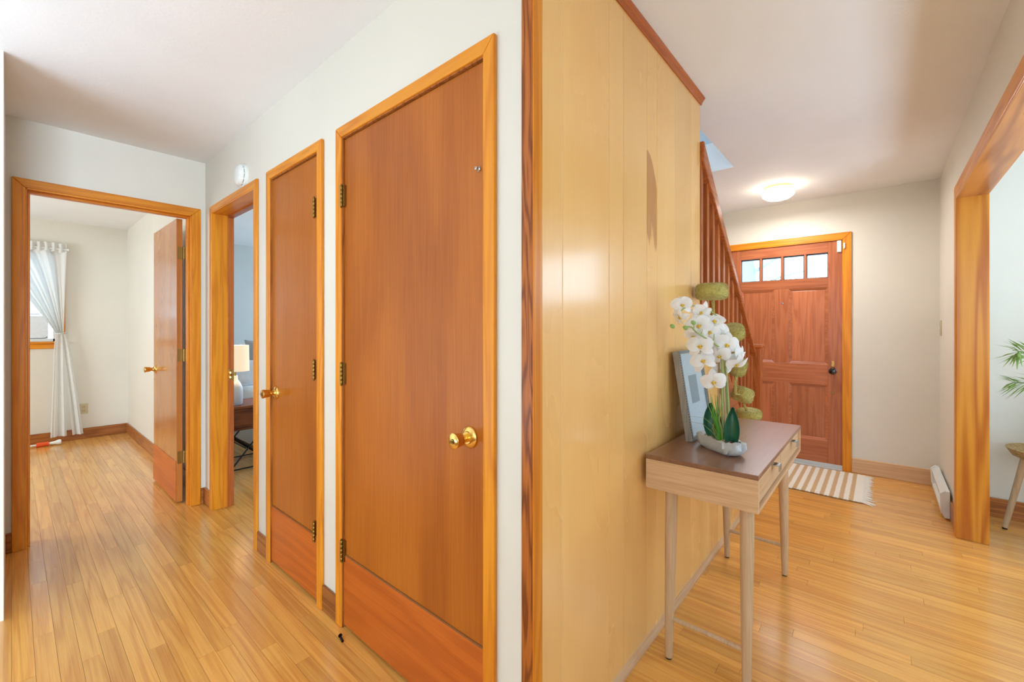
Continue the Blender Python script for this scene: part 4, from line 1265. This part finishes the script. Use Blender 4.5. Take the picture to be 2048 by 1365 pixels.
lx, ly = -4.44, 1.318
t = thing('table_lamp', (lx, ly, 0.567), 'lit bedside lamp with cream drum shade and grey ceramic bottle base', 'lamp')
MB().lathe([(0, 0), (0.055, 0), (0.062, 0.01), (0.064, 0.10), (0.060, 0.16), (0.040, 0.205), (0.024, 0.225), (0.022, 0.26), (0, 0.26)], (lx, ly, 0.5672), (0, 0, 1), 28).build('base', plain('grey_ceramic', (214, 218, 222), 0.35), t, smooth=True)
N = NT('lit_shade')
N.bsdf.inputs['Base Color'].default_value = rgba((240, 220, 190)); N.bsdf.inputs['Roughness'].default_value = 0.9
N.bsdf.inputs['Emission Color'].default_value = (1.0, 0.74, 0.48, 1); N.bsdf.inputs['Emission Strength'].default_value = 0.45
mb = MB()
n = 40
vv = [(lx + r * math.cos(2 * PI * k / n), ly + r * math.sin(2 * PI * k / n), z) for r, z in ((0.112, 0.872), (0.108, 1.105)) for k in range(n)]
mb.add(vv, [(k, (k + 1) % n, n + (k + 1) % n, n + k) for k in range(n)]).build('lamp_shade', N.m, t, smooth=True, solid=0.003)
MB().tube([(lx, ly, 0.825), (lx, ly, 0.93)], 0.010, 10).build('bulb_holder', M['brass'], t, smooth=True)
pl = bpy.data.lights.new('bedside_bulb', 'POINT'); pl.energy = 2; pl.color = WARM; pl.shadow_soft_size = 0.03
plo = bpy.data.objects.new('bedside_bulb', pl); plo.location = (lx, ly, 0.98); COL.objects.link(plo); join(plo, t)

white_fab = plain('white_bedding', (232, 234, 238), 0.9, bump=(25, 0.4), sheen=0.2)
grey_fab = plain('grey_skirt', (196, 194, 190), 0.9, bump=(60, 0.3))
t = thing('bed', (-5.6, 2.3, 0), 'bed with white bedding and grey skirt behind the nightstand', 'bed')
B(-6.75, -4.62, 1.64, 3.10, 0.03, 0.34).build('bed_skirt', grey_fab, t, bevel=0.01)
B(-6.78, -4.60, 1.63, 3.12, 0.345, 0.63).build('mattress', white_fab, t, bevel=0.05, seg=4)
mb = MB()
for k in range(60):
    x = -6.0 + k * 0.023
    mb.tube([(x, 1.622, 0.42), (x + random.uniform(-0.005, 0.005), 1.618, 0.30)], [0.008, 0.004], 5)
mb.build('throw_fringe', white_fab, t)['kind'] = 'stuff'


def pillow(name, c, w, h_, d, rz, tilt, mat, label):
    o = MB().grid(lambda u, v: (
        (u - 0.5) * w * (1 - 0.10 * math.sin(PI * v)), d * 0.5 * math.sin(PI * min(max(u, 0), 1)) ** 0.5 * math.sin(PI * v) ** 0.5, (v - 0.5) * h_ * (1 - 0.10 * math.sin(PI * u))), 20, 20)
    q = MB().grid(lambda u, v: (
        (u - 0.5) * w * (1 - 0.10 * math.sin(PI * v)), -d * 0.5 * math.sin(PI * u) ** 0.5 * math.sin(PI * v) ** 0.5, (v - 0.5) * h_ * (1 - 0.10 * math.sin(PI * u))), 20, 20)
    o.add(q.v, q.f)
    rot = Matrix.Rotation(rz, 3, 'Z') @ Matrix.Rotation(tilt, 3, 'X')
    o.v = [tuple(Vector(c) + rot @ Vector(p)) for p in o.v]
    return tag(o.build(name, mat, None, smooth=True), label, 'pillow')


pillow('pillow', (-5.32, 1.84, 0.775), 0.50, 0.30, 0.14, math.radians(75), math.radians(-25), white_fab, 'white pillow leaning on the bed behind the lamp base')
pillow('pillow', (-5.62, 2.03, 0.88), 0.50, 0.50, 0.16, math.radians(75), math.radians(-15), plain('grey_pillow', (176, 174, 172), 0.9, bump=(40, 0.6)), 'fluffy grey pillow at the back of the bed beside the doorway casing')

# ------------------------------------------------------------------ living room corner
tx, ty, tz = 0.800, 4.02, 0.525
t = thing('side_table', (tx, ty, 0), 'round woven tray table on slanted pale legs in the living room', 'side table')
N = NT('seagrass'); g = N.n('ShaderNodeNewGeometry')
nz = N.noise(N.mapped(g.outputs['Position'], (60, 60, 260)), 1.0, 3)
N.l(N.mix(N.ramp(nz, 0.3, 0.7), rgba((146, 112, 66)), rgba((206, 172, 118))), N.bsdf.inputs['Base Color']); N.bsdf.inputs['Roughness'].default_value = 0.8; N.bump(nz, 0.8, 0.004)
MB().lathe([(0, -0.055), (0.165, -0.055), (0.185, -0.045), (0.205, -0.012), (0.212, 0.0), (0.206, 0.002), (0.198, -0.008), (0.182, -0.028), (0, -0.030)], (tx, ty, tz), (0, 0, 1), 48).build('tray', N.m, t, smooth=True)
for ang in (172, 52, 292):
    a = math.radians(ang)
    d = Vector((math.cos(a), math.sin(a), 0))
    p0 = Vector((tx, ty, tz - 0.055)) + d * 0.130; p1 = Vector((tx, ty, 0.012)) + d * 0.212
    lg = MB().tube([p0, p1], [0.0185, 0.0135], 16).build('leg', M['tan_leg'], t, smooth=True)
    MB().tube([p1, p1 - Vector((0, 0, 0.010))], 0.012, 12).build('foot_pad', M['black'], lg)

t = thing('palm_plant', (tx + 0.02, ty, tz - 0.03), 'green palm fronds in a pale vase on the round side table', 'plant')
MB().lathe([(0, 0), (0.06, 0), (0.085, 0.06), (0.085, 0.14), (0.05, 0.22), (0.045, 0.26), (0.040, 0.26), (0, 0.24)], (tx + 0.02, ty, tz - 0.0295), (0, 0, 1), 28).build('vase', plain('pale_vase', (222, 216, 204), 0.5), t, smooth=True)
frm = plain('palm_green', (150, 184, 92), 0.5); frd = plain('palm_rib', (88, 128, 58), 0.5)


def frond(pts, ln, seed):
    rn = random.Random(seed)
    P = [Vector(p) for p in pts]
    out = []
    for i in range(len(P) - 1):
        p0, p1, p2, p3 = P[max(i - 1, 0)], P[i], P[i + 1], P[min(i + 2, len(P) - 1)]
        for k in range(10):
            u = k / 10
            out.append(0.5 * ((2 * p1) + (-p0 + p2) * u + (2 * p0 - 5 * p1 + 4 * p2 - p3) * u * u + (-p0 + 3 * p1 - 3 * p2 + p3) * u ** 3))
    out.append(P[-1])
    fr = MB().tube(out, [0.005 * (1 - 0.8 * i / len(out)) + 0.0008 for i in range(len(out))], 6).build('frond', frd, t, smooth=True)
    mb = MB()
    st_ = len(out) // 3
    for i in range(st_, len(out)):
        f_ = (i - st_) / (len(out) - st_)
        d = (out[min(i + 1, len(out) - 1)] - out[max(i - 1, 0)]).normalized()
        sd = d.cross(Vector((0, 0, 1))).normalized(); upn = sd.cross(d)
        for s in (-1, 1):
            L = ln * (0.55 + 0.6 * math.sin(PI * min(1, 0.35 + 0.65 * f_))) * rn.uniform(0.85, 1.1)
            dr = (d * 0.8 + upn * s * rn.uniform(0.25, 0.55) + sd * rn.uniform(-0.5, 0.5)).normalized()
            p = out[i]; m_ = p + dr * L * 0.45; e = p + dr * L + Vector((0, 0, -0.12 * L))
            w = (dr.cross(upn)).normalized() * 0.0055
            mb.add([p, m_ - w, m_ + upn * 0.0015, m_ + w, e], [(0, 1, 2), (0, 2, 3), (1, 4, 2), (2, 4, 3)])
    mb.build('leaflets', frm, fr)['kind'] = 'stuff'


vb = Vector((tx + 0.02, ty, tz + 0.22))
frond([vb, vb + Vector((-0.04, -0.04, 0.20)), Vector((0.70, 3.83, 0.955)), Vector((0.62, 3.77, 0.945)), Vector((0.575, 3.74, 0.948))], 0.13, 1)
frond([vb, vb + Vector((-0.03, -0.03, 0.24)), Vector((0.67, 3.78, 1.10)), Vector((0.60, 3.72, 1.125)), Vector((0.590, 3.70, 1.120))], 0.13, 2)
frond([vb, vb + Vector((0.02, 0.03, 0.26)), vb + Vector((0.10, 0.10, 0.40)), vb + Vector((0.22, 0.16, 0.46))], 0.13, 3)
frond([vb, vb + Vector((0.03, -0.03, 0.24)), vb + Vector((0.14, -0.10, 0.34)), vb + Vector((0.26, -0.14, 0.32))], 0.13, 4)

# ------------------------------------------------------------------ garden tree beyond the front door lights
t = thing('garden_tree', (-2.6, 14.0, -0.3), 'bare garden tree glimpsed through the front door lights', 'tree')
MB().tube([(-2.9, 14, -0.3), (-2.85, 14, 1.6), (-2.95, 14, 3.0), (-3.2, 14, 4.2), (-3.1, 14, 6.0)], [0.26, 0.22, 0.20, 0.15, 0.06], 12).build('trunk', M['bark'], t, smooth=True)
rn = random.Random(5)
for k in range(7):
    z0 = rn.uniform(1.6, 4.2); sx = rn.choice((-1, 1)); L = rn.uniform(0.9, 2.4)
    p = Vector((-2.92, 14, z0)); q = p + Vector((sx * L, rn.uniform(-0.6, 0.6), L * rn.uniform(0.1, 0.7)))
    m_ = p.lerp(q, 0.5) + Vector((0, 0, rn.uniform(-0.15, 0.1)))
    br = MB().tube([p, m_, q], [0.055, 0.035, 0.012], 7).build('branch', M['bark'], t, smooth=True)
    mb = MB()
    for _ in range(5):
        a = p.lerp(q, rn.uniform(0.3, 0.9)); mb.tube([a, a + Vector((rn.uniform(-0.5, 0.5), rn.uniform(-0.3, 0.3), rn.uniform(-0.2, 0.5)))], [0.014, 0.005], 5)
    mb.build('twigs', M['bark'], br)['kind'] = 'stuff'
